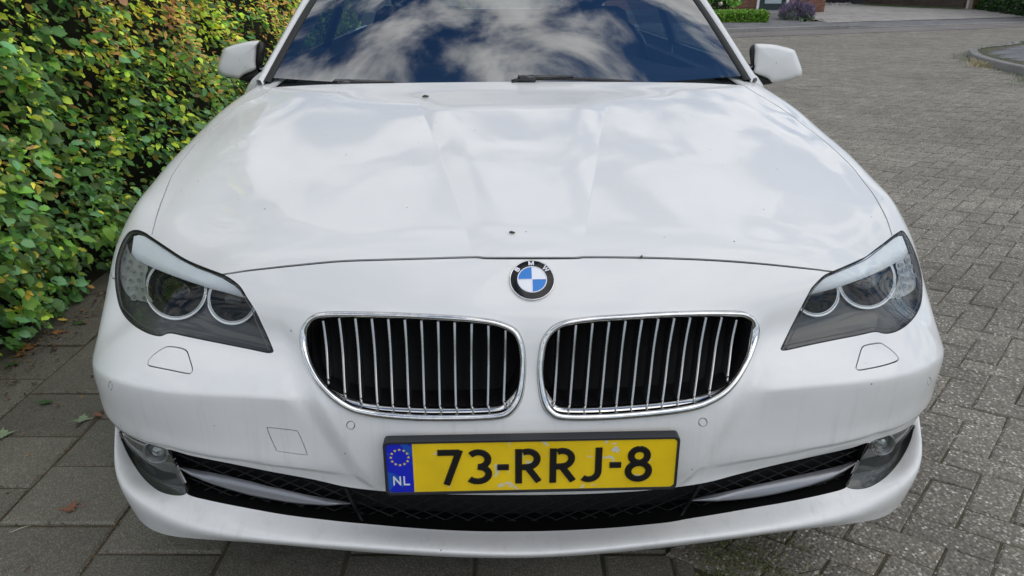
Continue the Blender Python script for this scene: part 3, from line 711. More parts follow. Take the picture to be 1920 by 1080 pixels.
# ---- roundel
uvE = to_uv(997.5, 526); CE = S([uvE[0]], [uvE[1]])[0]; nE = Vector(S_normal([uvE[0]], [uvE[1]])[0]).normalized()
xE = Vector((1, 0, 0)); xE = (xE - nE * xE.dot(nE)).normalized(); yE = nE.cross(xE)
EM = Matrix((xE, yE, nE)).transposed().to_4x4(); EM.translation = Vector(CE)
em = empty('roundel'); em.parent = car
RE = .0408
BLUE = pmat('roundel_blue', (.004, .19, .60), .3, coat=.3, spec=.3); EWHITE = pmat('roundel_white', (.74, .76, .82), .25, coat=1.0); EBLACK = pmat('roundel_black', (.008, .008, .010), .10, coat=.12, spec=.25)
def emb(name, mb, mats, parent=em, sm=True):
    mb.v = [tuple(EM @ Vector(p)) for p in mb.v]; return mb.build(name, mats, parent, smooth=sm)
mb = MB(); mb.lathe([(RE + .0006, -.004), (RE + .0006, .0030), (RE - .0004, .0042), (RE - .0014, .0042), (RE - .0020, .0034)], (0, 0, 0), (0, 0, 1), 0, 64); emb('roundel_rim', mb, CHROME)
mb = MB(); mb.lathe([(RE - .0018, .0034), (RE * .8, .0042), (RE * .66, .0045)], (0, 0, 0), (0, 0, 1), 0, 64); emb('roundel_band', mb, EBLACK)
mb = MB(); mb.lathe([(RE * .66, .0044), (RE * .655, .0052), (RE * .615, .0052), (RE * .61, .0046)], (0, 0, 0), (0, 0, 1), 0, 64); emb('roundel_inner_ring', mb, EWHITE)
for q in range(4):
    mb = MB(); n = 12; a0 = q * 90
    P = [(0, 0, .0052)] + [(RE * .615 * math.cos(R(a0 + 90 * i / n)), RE * .615 * math.sin(R(a0 + 90 * i / n)), .0047) for i in range(n + 1)]
    mb.add(P, [(0, i + 1, i + 2) for i in range(n)], 0); emb('roundel_quarter', mb, BLUE if q % 2 else EWHITE, sm=False)
mb = MB(); mb.box((0, 0, .0052), (RE * 1.22, .0009, .0006)); mb.box((0, 0, .0053), (.0009, RE * 1.22, .0006)); emb('roundel_cross', mb, EWHITE, sm=False)
def strokes(lines, w, h, z0, M, name, mats, parent, mid=0):
    """letters from centre-line strokes: flat-topped ribbons of width w and height h, mitred joints"""
    mb = MB()
    for k, ln in enumerate(lines):
        closed = ln[0] == ln[-1] and len(ln) > 3
        P = np.array(ln[:-1] if closed else ln, float); n = len(P)
        def tang(i):
            a = P[(i - 1) % n] if closed or i > 0 else P[i]; b = P[(i + 1) % n] if closed or i < n - 1 else P[i]
            t1 = P[i] - a; t2 = b - P[i]
            t1 = t1 / (np.linalg.norm(t1) + 1e-12); t2 = t2 / (np.linalg.norm(t2) + 1e-12)
            t = t1 + t2; t /= np.linalg.norm(t) + 1e-12
            c = max(.55, abs(t.dot(t2 if np.linalg.norm(t2) > .5 else t1)))
            return t, c
        rings = []
        for i in range(n):
            t, c = tang(i); nn = np.array([-t[1], t[0]]) * w / 2 / c
            L_, R_ = P[i] + nn, P[i] - nn; L2, R2 = P[i] + nn * .84, P[i] - nn * .84
            rings.append([M @ Vector((*L_, z0)), M @ Vector((*L2, z0 + h + k * .00005)), M @ Vector((*R2, z0 + h + k * .00005)), M @ Vector((*R_, z0))])
        if closed: rings.append(rings[0])
        mb.loft(rings, mid, closed=True, cap=not closed)
    return mb.build(name, mats, parent, smooth=False)
LET = {'B': [[(-.32,-.5),(-.32,.5)], [(-.32,.42),(.15,.42),(.30,.34),(.30,.16),(.15,.06),(-.30,.06)], [(-.30,.04),(.2,.04),(.36,-.08),(.36,-.32),(.2,-.42),(-.32,-.42)]],
       'M': [[(-.46,-.5),(-.46,.5)], [(.46,-.5),(.46,.5)], [(-.42,.42),(0,-.38),(.42,.42)]],
       'W': [[(-.62,.5),(-.32,-.42),(0,.4),(.32,-.42),(.62,.5)]]}
for ch, ang in (('B', 142), ('M', 91), ('W', 40)):
    hgt = .0084; rr = RE * .815
    ML = EM @ Matrix.Translation((rr * math.cos(R(ang)), rr * math.sin(R(ang)), 0)) @ Matrix.Rotation(R(ang - 90), 4, 'Z') @ Matrix.Diagonal((hgt, hgt, 1, 1))
    strokes(LET[ch], .29, .0008, .0041, ML, 'roundel_letter', EWHITE, em)

# ---- number plate
PW, PH = .514, .1015
PLY = -.0205; zc = .4445; xc = .000
plate = empty('license_plate'); plate.parent = car
PM = Matrix.Translation((xc, PLY, zc)) @ Matrix.Rotation(R(90 - 3.0), 4, 'X')       # local x right, y up, z towards the viewer
YEL = pmat('plate_yellow', (.70, .42, .006), .32, coat=.4); EUB = pmat('plate_blue', (.006, .012, .50), .35, coat=.4)
PWH = pmat('plate_white', (.75, .76, .78), .4); STAR = pmat('plate_star', (.75, .62, .12), .4); PBLK = pmat('plate_letter_black', (.008, .008, .009), .30)
def wear(m, base, c2, sc, th):
    t = m.node_tree; b = t.nodes['Principled BSDF']; c = N(t, 'ShaderNodeTexCoord')
    n = N(t, 'ShaderNodeTexNoise', ins={'Scale': sc, 'Detail': 3, 'Distortion': .8}); t.links.new(c.outputs['Object'], n.inputs[0])
    mr = N(t, 'ShaderNodeMapRange', ins={1: th, 2: th + .025}); t.links.new(n.outputs[0], mr.inputs[0])
    m1 = N(t, 'ShaderNodeMixRGB', ins={1: (*base, 1), 2: (*c2, 1)}); t.links.new(mr.outputs[0], m1.inputs[0])
    n2 = N(t, 'ShaderNodeTexNoise', ins={'Scale': 14, 'Detail': 6}); t.links.new(c.outputs['Object'], n2.inputs[0])
    m2 = N(t, 'ShaderNodeMixRGB', blend_type='MULTIPLY', ins={0: 1.0}); mr2 = N(t, 'ShaderNodeMapRange', ins={1: .3, 2: .7, 3: .82, 4: 1.0}); t.links.new(n2.outputs[0], mr2.inputs[0])
    t.links.new(m1.outputs[0], m2.inputs[1]); t.links.new(mr2.outputs[0], m2.inputs[2]); t.links.new(m2.outputs[0], b.inputs['Base Color'])
wear(YEL, (.95, .645, .008), (.72, .68, .48), 34, .655); wear(EUB, (.003, .014, .55), (.006, .09, .50), 22, .58)
def rrect(w, h, r, n=6):
    return [(sx * (w / 2 - r) + r * math.cos(a), sy * (h / 2 - r) + r * math.sin(a)) for sx, sy, a0 in ((1, 1, 0), (-1, 1, 90), (-1, -1, 180), (1, -1, 270)) for a in [R(a0 + 90 * i / n) for i in range(n + 1)]]
def pl(P, z): return [PM @ Vector((x, y, z)) for x, y in P]
mb = MB()                                                       # holder: sloping shelf on top, lip all round
holder = [pl(rrect(PW + .020, PH + .016, .012), z) for z in (-.016,)]
mb.loft([pl([(x, y + .0015) for x, y in rrect(PW + .006, PH + .010, .008)], -.014), pl(rrect(PW + .008, PH + .009, .010), .0015), pl(rrect(PW + .006, PH + .007, .010), .0035), pl(rrect(PW - .001, PH - .001, .008), .0032), pl(rrect(PW - .003, PH - .003, .008), .0004)], 0)
mb.build('plate_holder', pmat('holder_grey', (.020, .022, .025), .45), plate, angle=35)
mb = MB(); o_ = rrect(PW, PH, .008); 
def clipx(P, x0, x1): return [(min(max(x, x0), x1), y) for x, y in P]
mb.add(pl(clipx(o_, -PW / 2 + .047, 9), .0012), [tuple(range(len(o_)))], 0); mb.build('plate_face', YEL, plate, smooth=False)
mb = MB(); mb.add(pl(clipx(o_, -9, -PW / 2 + .047), .0012), [tuple(range(len(o_)))], 0); mb.build('country_band', EUB, plate, smooth=False)
mb = MB()
for k in range(12):
    a0 = R(30 * k); cx, cy = -PW / 2 + .0245 + .0155 * math.cos(a0), .0225 + .0155 * math.sin(a0)
    pts_ = [(cx + r_ * math.cos(R(90 + 36 * i)), cy + r_ * math.sin(R(90 + 36 * i))) for i in range(10) for r_ in [(.0032 if i % 2 == 0 else .0014)]]
    b = mb.add(pl(pts_ + [(cx, cy)], .0016), [(i, (i + 1) % 10, 10) for i in range(10)], 0)
mb.build('star_ring', STAR, plate, smooth=False)
def arc(cx, cy, rx, ry, a0, a1, n=14): return [(cx + rx * math.cos(R(a0 + (a1 - a0) * i / n)), cy + ry * math.sin(R(a0 + (a1 - a0) * i / n))) for i in range(n + 1)]
for ch, x, ln in (('N', 0, [[(-.34,-.5),(-.34,.5)], [(-.34,.44),(.34,-.44)], [(.34,-.5),(.34,.5)]]), ('L', 0, [[(-.3,.5),(-.3,-.44),(.30,-.44)]])):
    xo = -PW / 2 + (.0175 if ch == 'N' else .0350)
    strokes(ln, .165, .0004, .0014, PM @ Matrix.Translation((xo, -.0255, 0)) @ Matrix.Diagonal((.0165, .0185, 1, 1)), 'country_letter', PWH, plate)
Hc = .0700; SW = .0122 / Hc
GL = {'7': (.1105, .045, [[(-.30,.435),(.22,.435)], [(.235,.50),(-.10,-.5)]]),
      '3': (.1625, .045, [arc(-.03,.215,.235,.215,140,-90)[:] , arc(-.045,-.21,.265,.215,90,-140)]),
      '-': (.2055, .02, [[(-.14,-.02),(.14,-.02)]]),
      'R': (.2505, .05, [[(-.24,-.5),(-.24,.5)], arc(-.02,.20,.23,.225,120,-95), [(-.20,-.03),(-.03,-.03)], [(-.03,-.03),(.25,-.46)]]),
      'J': (.3645, .04, [[(.17,.5),(.17,-.18)] + arc(-.06,-.20,.23,.23,0,-130)]),
      '8': (.447, .05, [arc(0,.235,.20,.20,90,450,24), arc(0,-.215,.255,.235,90,450,26)])}
def glyph(ch, x):
    strokes(GL[ch][2], SW, .0022, .0014, PM @ Matrix.Translation((-PW / 2 + x, 0.0, 0)) @ Matrix.Diagonal((Hc * 1.04, Hc, 1, 1)), 'plate_character', PBLK, plate)
mb = MB(); rq = random.Random(2); mp_ = [(-PW / 2 + .404 + .0075 * math.cos(t) * rq.uniform(.5, 1.1), .030 + .0085 * math.sin(t) * rq.uniform(.5, 1.1)) for t in np.linspace(0, 6.28, 15)[:-1]]; mb.add(pl(mp_, .0016), [tuple(range(14))]); mb.build('laser_mark', pmat('mark_grey_white', (.62, .62, .55), .5), plate, smooth=False)
for ch, x in (('7', .1125), ('3', .164), ('-', .2055), ('R', .2505), ('R', .3115), ('J', .3625), ('-', .405), ('8', .447)): glyph(ch, x)
# ------------------------------------------------------------------ screen, pillars, roof, sides, cabin, wheels
def ws_pt(a, b, h=0.0):
    """point on the windshield: a across (-1..1), b up the slope (0..1)"""
    def q(a, b):
        x = (.745 + (.582 - .745) * b) * a
        y = (1.175 + .125 * a * a) * (1 - b) + (1.95 + .10 * a * a) * b - .012 * math.sin(math.pi * b) * (1 - .3 * a * a)
        z = (.940 + .012 * a * a) * (1 - b) + (1.395 - .045 * a * a) * b + .018 * math.sin(math.pi * b)
        return Vector((x, y, z))
    p = q(a, b)
    if h:
        n = (q(a + .01, b) - q(a - .01, b)).cross(q(a, b + .01) - q(a, b - .01)).normalized(); p = p + n * h
    return p
def grid_mesh(name, fn, A, B, m, parent, **kw):
    mb = MB(); mb.loft([[fn(a, b) for a in A] for b in B], 0, closed=False); return mb.build(name, m, parent, **kw)
wsA = np.linspace(-1, 1, 41); wsB = np.linspace(0, 1, 21)
wsc = grid_mesh('windshield', lambda a, b: ws_pt(a, b), wsA, wsB, WGLASS, car)
FRIT = pmat('frit_black', (.006, .006, .007), .35)
def frit_in(n=22):
    o = []
    a1, b0, b1, r_ = .945, .062, .97, .10
    for sx, sb, a0 in ((1, 1, 0), (-1, 1, 90), (-1, 0, 180), (1, 0, 270)):
        for i in range(n):
            t = R(a0 + 90 * i / (n - 1)); cx_, cy_ = sx * (a1 - .07), (b1 - r_) if sb else (b0 + r_)
            o.append((cx_ + .07 * math.cos(t), cy_ + r_ * math.sin(t)))
    return o
fi = frit_in(); fo = []
for a, b in fi:                                           # matching points on the outer edge
    k = max(abs(a), abs(b * 2 - 1)); fo.append((a / k, (b * 2 - 1) / k * .5 + .5))
mb = MB(); mb.loft([[ws_pt(max(-1, min(1, a * 1.0)), max(0, min(1, b)), -.003) for a, b in fo], [ws_pt(a, b, -.003) for a, b in fi]], 0); mb.build('frit_band', FRIT, wsc)
mb = MB()
for s in (-1, 1):
    mb = MB(); mb.loft([[ws_pt(s * 1.0, b, .001) + Vector((s * x, y, z)) for x, y, z in ((-.004, 0, .002), (.008, .002, .004), (.020, .008, .002), (.022, .02, -.012), (0, .01, -.015))] for b in np.linspace(-.03, 1.0, 20)], 0, closed=True); mb.build('screen_seal', RUBBER, wsc)
# scuttle panel under the wipers
mb = MB(); mb.loft([[(x, 1.15 + .11 * (x / .74) ** 2 + dy, .925 + z) for x in np.linspace(-.75, .75, 25)] for dy, z in ((.0, -.02), (.03, .0), (.07, .012))], 0, closed=False); mb.build('scuttle_panel', BLACK, car)
# A pillars running into the roof rails
RAIL = [(.745, 1.30, .952), (.700, 1.53, 1.085), (.655, 1.76, 1.215), (.612, 1.98, 1.318), (.590, 2.2, 1.375), (.580, 2.55, 1.402), (.575, 2.95, 1.385), (.575, 3.3, 1.31), (.60, 3.65, 1.18), (.63, 3.95, 1.03)]
RAIL = np.array(RAIL)
def rail(t):
    i = np.arange(len(RAIL)); return np.array([np.interp(t, i, RAIL[:, k]) for k in range(3)])
for s in (-1, 1):
    mb = MB(); T_ = np.linspace(-.12, 9, 60); rings = []
    for t in T_:
        tt = max(0, t); p = rail(tt) + (rail(.3) - rail(0)) / .3 * min(0, t)
        rings.append([np.array((s * (p[0] + x), p[1] + y, p[2] + z)) for x, y, z in ((.018, .004, -.004), (.026, .012, .010), (.036, .022, .011), (.0455, .032, .006), (.0465, .034, .000), (.030, .05, -.03))])
    mb.loft(rings, 0, closed=False); mb.build('roof_pillar', PAINT, car)
    mb = MB(); mb.loft([[np.array((s * (p[0] + x), p[1] + y, p[2] + z)) for x, y, z in ((.0465, .036, .001), (.047, .0395, -.004), (.03, .05, -.03))] for p in [rail(max(0, t)) for t in T_]], 0, closed=False); mb.build('pillar_gap', RUBBER, car)
    mb = MB(); mb.loft([[np.array((s * (p[0] + x), p[1] + y, p[2] + z)) for x, y, z in ((.0475, .040, .000), (.058, .055, -.006), (.066, .075, -.022), (.066, .10, -.05), (.05, .11, -.06))] for p in [rail(max(0, t)) for t in np.linspace(.0, 9, 60)]], 0, closed=False); mb.build('door_frame', PAINT, car)
def roof_pt(a, b):
    e = rail(3.0 + 3.6 * b); e0 = ws_pt(a, 1.0)
    yv = e[1] + (1 - a * a) * (-.10 * (1 - b)); zc_ = e[2] + .008 + .055 * (1 - a * a)
    p = Vector((a * (e[0] + .02), yv, zc_)); w = max(0, 1 - b * 6)
    return p * (1 - w) + Vector((a * (e[0] + .02), e0.y, e0.z + .004)) * w
grid_mesh('roof', roof_pt, np.linspace(-1, 1, 25), np.linspace(0, 1, 25), PAINT, car)
def rearglass(a, b):
    e = rail(6.6 + 2.4 * b); return Vector((a * (e[0] + .015), e[1] + .10 * (1 - a * a) * b, e[2] + .05 * (1 - a * a) * (1 - .5 * b)))
grid_mesh('rear_window', rearglass, np.linspace(-1, 1, 17), np.linspace(0, 1, 9), SGLASS, car)
# body sides in (y, z), with wheel openings and door gaps
SZ = [.17, .25, .38, .55, .72, .84, .90, .945, .965]; SXV = [.872, .90, .928, .937, .930, .912, .888, .850, .80]
C7 = PT[5:, 7]
def side_x(y, z):
    w = np.interp(y, [.3, .9, 3.6, 4.3, 4.75], [.985, 1, 1, .965, .90]); x = np.interp(z, SZ, SXV) * w
    c7x = np.interp(y, C7[:, 1], C7[:, 0]); c7z = np.interp(y, C7[:, 1], C7[:, 2])
    g = sst((z - .38) / np.maximum(c7z - .38, .05)); k = 1 - sst((y - 1.3) / .25)
    return x + (c7x - np.interp(c7z, SZ, SXV) * w) * g * k
def top_z(y): return np.where(y < 1.48, np.interp(y, C7[:, 1], C7[:, 2]), .965)
WY = (.865, 3.83)
def side_panel(s, name, y0, y1, sub=(), m=PAINT):
    ys = np.linspace(y0, y1, max(8, int((y1 - y0) / .03)))
    top = [(y, float(top_z(np.array(y))) - .002) for y in ys]; poly = np.array([(y0, .18)] + [(y, .18) for y in ys[1:-1]] + [(y1, .18)] + top[::-1])
    arcs = []
    for wy in WY:
        if y0 - .4 < wy < y1 + .4: arcs.append(np.array([(wy + .375 * math.cos(t), .335 + .375 * math.sin(t)) for t in np.linspace(0, 2 * math.pi, 60, endpoint=False)]))
    A_, B_ = np.meshgrid(ys[1:-1], np.arange(.2, .97, .025)); g = np.stack([A_.ravel(), B_.ravel()], 1)
    g = g[pip(g, inset(poly, .008))]
    for c in arcs: g = g[~pip(g, inset(c, -.01))]
    uv, tr = cdt([poly] + arcs, g); c_ = uv[tr].mean(1); k = pip(c_, poly)
    for c in arcs: k &= ~pip(c_, c)
    tr = tr[k]; used, inv = np.unique(tr, return_inverse=True); q = uv[used]
    mb = MB(); mb.add([(s * float(side_x(np.array(y), np.array(z))), y, z) for y, z in q], [tuple(t) if s > 0 else tuple(t[::-1]) for t in inv.reshape(-1, 3)])
    return mb.build(name, m, car)
for s in (-1, 1):
    side_panel(s, 'front_wing_side', .37, 1.435); 
    d1 = side_panel(s, 'front_door', 1.44, 2.515); d2 = side_panel(s, 'rear_door', 2.52, 3.44); side_panel(s, 'rear_quarter', 3.445, 4.75)
    for d, yy in ((d1, 2.38), (d2, 3.32)):
        mb = MB(); mb.tube([(s * (.93 + o), yy + dy, .80) for dy, o in ((-.11, -.01), (-.09, .025), (0, .032), (.09, .025), (.11, -.01))], .012, 0, 8); mb.build('door_handle', PAINT, d)
    for y0, y1, nm in ((1.62, 2.47, 'front_side_window'), (2.53, 3.30, 'rear_side_window')):
        mb = MB(); rings = []
        for y in np.linspace(y0, y1, 14):
            t = np.interp(y, RAIL[:, 1], np.arange(len(RAIL))); p = rail(t)
            rings.append([np.array((s * (.815 + (p[0] + .05 - .815) * f), y + .05 * f * 0, .955 + (p[2] - .03 - .955) * f)) for f in (0, .5, 1)])
        mb.loft(rings, 0, closed=False); mb.build(nm, SGLASS, car)
    mb = MB(); rings = []
    for y in np.linspace(1.40, 3.75, 30):
        rings.append([np.array((s * x, y, z)) for x, z in ((.80, .962), (.818, .972), (.812, .955))])
    mb.loft(rings, 0, closed=True); mb.build('belt_trim', GLOSSBLACK, car)
    mb = MB(); t = np.interp(2.5, RAIL[:, 1], np.arange(len(RAIL))); p = rail(t); mb.loft([[(s * x, y, z) for x, y, z in ((.80, 2.44, .95), (.82, 2.44, .95), (.82, 2.55, .95), (.80, 2.55, .95))], [(s * x, y, z) for x, y, z in ((p[0] + .02, 2.46, p[2]), (p[0] + .055, 2.46, p[2]), (p[0] + .055, 2.55, p[2]), (p[0] + .02, 2.55, p[2]))]], 0, closed=True); mb.build('centre_pillar', GLOSSBLACK, car)
# boot and tail
mb = MB(); xs = np.linspace(-.80, .80, 15)
mb.loft([[(x, y - .05 * (x / .8) ** 2, z - .02 * (x / .8) ** 2) for x in xs] for y, z in ((3.9, 1.06), (4.2, 1.055), (4.6, 1.04), (4.74, 1.0), (4.80, .8), (4.86, .62), (4.84, .4), (4.74, .22))], 0, closed=False); mb.build('boot_lid', PAINT, car)
mb = MB(); mb.box((0, 2.45, .185), (1.62, 4.5, .05)); mb.build('underbody', BLACK, car, smooth=False)  # plain box closing the underside, put in to block light beneath the car
# wheels
TYRE = pmat('tyre_rubber', (.02, .02, .02), .75); ALLOY = pmat('alloy_wheel', (.42, .43, .44), .3, .8)
for s in (-1, 1):
    for wy in WY:
        w = empty('wheel'); w.parent = car; C = (s * .80, wy, .335)
        mb = MB(); mb.lathe([(.22, -.11), (.30, -.115), (.328, -.09), (.335, 0), (.328, .09), (.30, .115), (.22, .11)], C, (s, 0, 0), 0, 40); mb.build('tyre', TYRE, w)
        mb = MB(); mb.lathe([(.222, .10), (.215, .08), (.20, .03), (.19, -.06)], C, (s, 0, 0), 0, 40); mb.lathe([(.05, .075), (.0001, .08)], C, (s, 0, 0), 0, 20)
        for k in range(5):
            a = R(72 * k + 18); d = Vector((0, math.cos(a), math.sin(a)))
            mb.tube([Vector(C) + Vector((s * .07, 0, 0)) + d * .03, Vector(C) + Vector((s * .08, 0, 0)) + d * .21], [.026, .020], 0, 8)
        mb.build('rim', ALLOY, w)
        mb = MB(); mb.lathe([(.39, -.20), (.40, .06)], C, (s, 0, 0), 0, 30); mb.build('wheel_liner', BLACK, w)
# mirrors
MIRC = {-1: [(420.5,90.5),(435.8,84.4),(451,80.4),(469.4,76.8),(480,76.2),(486.7,76.8),(482,86),(480.5,100),(479.6,119),(481,127),(479,131),(471,135),(463,138),(454,143),(446.5,148.6),(430.7,145.5),(418.5,143.5),(410.4,138.4),(407.3,131.3),(407.8,125),(412.4,108.9),(416.5,97.7)],
        1: [(1415,82.9),(1423.6,81.7),(1441,82.4),(1456,84.4),(1471.5,88),(1487.8,93),(1491.8,97.7),(1498,113),(1503.5,129),(1504,138.4),(1501,144),(1481.6,150.6),(1450,155.7),(1441,148.6),(1430.7,144),(1416,138.5),(1412.5,134),(1414,127),(1414,113),(1415,94.6)]}
MIRH = {-1: [(485,76.4),(493.9,79.9),(497.9,88.5),(496.9,100.7),(493.9,117),(487,129.5),(480,129),(476,119),(476,100),(478,84)],
        1: [(1418,82.4),(1410.4,84.4),(1406.3,89.5),(1405,100.7),(1406.8,116),(1408.8,131.3),(1415,131),(1420,120),(1420,100),(1420,88)]}
MIRF = {-1: [(446.5,148.6),(455,143),(463,137),(485.7,129.2),(500,124),(511,128),(505,140),(480.6,158.8),(461,152.7)],
        1: [(1384,128),(1391,125),(1405,133.8),(1430.7,144),(1441,148.6),(1450,155.7),(1440,158),(1423.6,160.5),(1417.5,160),(1403,148),(1390,136)]}
for s in (-1, 1):
    m_ = empty('door_mirror'); m_.parent = car; YM = 1.60 + .0 * s
    P = smooth_loop(MIRC[s], n=72); mb = MB()
    c = P.mean(0)
    rings = [[at_y(*q, YM + y) for q in PP] for PP, y in ((inset(P, 3.5), .07), (inset(P, .6), .035), (P, .0))]
    def toward(f): return c + (P - c) * f
    for f, y in ((.975, -.018), (.93, -.030), (.86, -.0365), (.76, -.0385), (.62, -.0400), (.45, -.0412), (.25, -.042), (.02, -.042)): rings.append([at_y(*q, YM + y) for q in toward(f)])
    mb.loft(rings, 0); mb.build('mirror_cap', PAINT, m_)
    Q = smooth_loop(MIRH[s], n=40); mb = MB(); c2 = Q.mean(0)
    mb.loft([[at_y(*q, YM + y) for q in QQ] for QQ, y in ((inset(Q, 1), .085), (Q, .06), (Q, .02), (c2 + (Q - c2) * .8, .008), (c2 + (Q - c2) * .02, .004))], 0); mb.build('mirror_housing', BLACK, m_)
    gb = MB(); g_ = [at_y(*q, YM + .072) for q in inset(P, 5)]; gb.add(g_ + [np.mean(g_, 0)], [(i, (i + 1) % 72, 72) for i in range(72)]); gb.build('mirror_glass', CHROME, m_)
    Q = smooth_loop(MIRF[s], n=40); mb = MB(); c2 = Q.mean(0)
    mb.loft([[at_y(*q, YM + y) for q in QQ] for QQ, y in ((Q, .07), (Q, -.002), (c2 + (Q - c2) * .85, -.016), (c2 + (Q - c2) * .02, -.022))], 0); mb.build('mirror_foot', BLACK, m_)
# wipers resting at the foot of the screen
for a0, a1, hub in ((.045, .50, .03), (-.70, -.20, -.66)):
    w = empty('wiper'); w.parent = car
    mb = MB(); P_ = [ws_pt(a0 + (a1 - a0) * f, .022 + .010 * math.sin(math.pi * f) - .030 * f * (1 if hub > 0 else 0) - .042 * (1 if hub < 0 else 0), .010) for f in np.linspace(0, 1, 14)]
    mb.tube(P_, .0055, 0, 6); mb.build('wiper_blade', BLACK, w)
    mb = MB(); p0 = P_[0]; mb.box((p0.x + .015, p0.y - .005, p0.z + .004), (.055, .03, .016), 0, bev=.004); mb.tube([p0 + Vector((-.03, -.012, -.008)), p0 + Vector((.02, -.004, .006)), (P_[6] + Vector((0, -.003, .007)))], [.008, .007, .004], 0, 6); mb.build('wiper_arm', GLOSSBLACK, w)
# cabin
CAB = pmat('cabin_trim_dark', (.028, .029, .031), .7); CABL = pmat('cabin_trim_light', (.34, .34, .32), .8); SEAT = pmat('seat_leather', (.022, .022, .024), .5)
mb = MB(); mb.loft([[(x, y - .0 * x, z - .03 * (x / .7) ** 2 + (.045 * math.exp(-((x - .37) / .17) ** 2) if k == 3 else 0)) for x in np.linspace(-.71, .71, 29)] for k, (y, z) in enumerate(((1.24, .915), (1.40, .945), (1.58, .96), (1.72, .955), (1.80, .90), (1.82, .60)))], 0, closed=False); mb.build('dashboard', CAB, car)
mb = MB(); C_ = Vector((.37, 1.93, .93)); ax = Vector((0, .88, .42)).normalized(); ex = Vector((1, 0, 0)); ey = ax.cross(ex)
mb.tube([C_ + (ex * math.cos(2 * math.pi * i / 28) + ey * math.sin(2 * math.pi * i / 28)) * .185 for i in range(28)], .016, 0, 8, closed=True)
for a in (0, 180, 270): mb.tube([C_, C_ + (ex * math.cos(R(a)) + ey * math.sin(R(a))) * .185], .018, 0, 6)
mb.lathe([(.07, -.02), (.06, -.03), (.0001, -.035)], C_, ax, 0, 20); mb.build('steering_wheel', GLOSSBLACK, car)
for sx, sy in ((-.37, 2.38), (.37, 2.38)):
    st = empty('seat'); st.parent = car
    mb = MB(); mb.loft([[(sx + x * w, sy + y + d * (1 - abs(x)), z) for x in (-1, -.8, -.3, .3, .8, 1)] for w, y, d, z in ((.25, -.05, -.0, .50), (.26, 0, .03, .7), (.25, .06, .03, .95), (.20, .10, .0, 1.10), (.17, .16, 0, 1.12))], 0, closed=False); mb.build('backrest', SEAT, st)
    mb = MB(); mb.box((sx, sy - .22, .45), (.5, .5, .14), 0, bev=.03); mb.build('seat_cushion', SEAT, st)
    mb = MB(); mb.loft([[(sx + .13 * math.cos(a) * f, sy + .14 + .05 * math.sin(a) * f, z) for a in np.linspace(0, 2 * math.pi, 16, endpoint=False)] for f, z in ((.6, 1.12), (1, 1.15), (1, 1.25), (.7, 1.30), (.02, 1.31))], 0); mb.build('headrest', SEAT, st)
mb = MB(); mb.box((0, 3.35, .75), (1.3, .16, .55), 0, bev=.05); mb.box((0, 3.5, 1.0), (1.3, .5, .02)); mb.build('rear_bench', SEAT, car)
mb = MB(); mb.box((0, 2.3, .25), (1.5, 2.4, .04)); mb.box((-.74, 2.4, .6), (.04, 2.2, .66)); mb.box((.74, 2.4, .6), (.04, 2.2, .66)); mb.box((0, 1.78, .55), (1.5, .04, .7)); mb.build('cabin_floor', CAB, car, smooth=False)
grid_mesh('headlining', lambda a, b: roof_pt(a * .97, b) - Vector((0, 0, .03)), np.linspace(-1, 1, 9), np.linspace(.02, 1, 9), CABL, car)
rm = empty('inside_mirror'); rm.parent = car
mb = MB(); mb.box((0.02, 1.99, 1.285), (.25, .03, .065), 0, bev=.01); mb.build('mirror_shell', GLOSSBLACK, rm); mb = MB(); mb.tube([(.02, 1.97, 1.30), (.02, 1.90, 1.345)], .012, 0, 8); mb.build('mirror_stem', GLOSSBLACK, rm)
mb = MB(); mb.box((-.37, 2.02, 1.235), (.36, .018, .15), 0, bev=.006); sv = mb.build('sun_visor', CABL, car)
mb = MB(); mb.box((-.37, 2.0095, 1.205), (.085, .002, .03)); mb.build('visor_label', pmat('label_yellow', (.75, .68, .12), .5), sv, smooth=False)
mb = MB(); mb.box((-.163, 2.0, 1.15), (.018, .003, .05)); mb.build('toll_card', pmat('label_yellow', (.75, .68, .12), .5), car, smooth=False)
# crumbs lying on the bonnet
DEB = pmat('debris_brown', (.09, .075, .045), .9)
def crumb(px, py, size, ang, label, name):
    r = hit(px, py); p = r[0]; n = Vector(GN[r[1][0]]).normalized(); wp = Matrix.Translation((CX, CY, 0)) @ Matrix.Rotation(PSI, 4, 'Z')
    mb = MB(); d = Vector((math.cos(ang), math.sin(ang) * .6, 0)); d = (d - n * d.dot(n)).normalized()
    q = Vector(p) + n * size * .22
    mb.tube([wp @ (q - d * size * .5), wp @ (q - d * size * .2 + n * size * .1), wp @ (q + d * size * .25 + n * size * .06), wp @ (q + d * size * .5 + n.cross(d) * size * .2)], [size * .10, size * .22, size * .2, size * .07], 0, 6)
    tag(mb.build(name, DEB), label, 'debris')
crumb(798, 184, .018, .2, 'brown bud husk lying on the rear of the white bonnet near the screen', 'bud_husk')
crumb(960, 438, .011, -.5, 'tiny dead insect lying on the white bonnet just above the roundel', 'dead_insect')
crumb(1202, 483, .009, 1.2, 'small brown seed caught in the front gap of the white bonnet', 'seed')
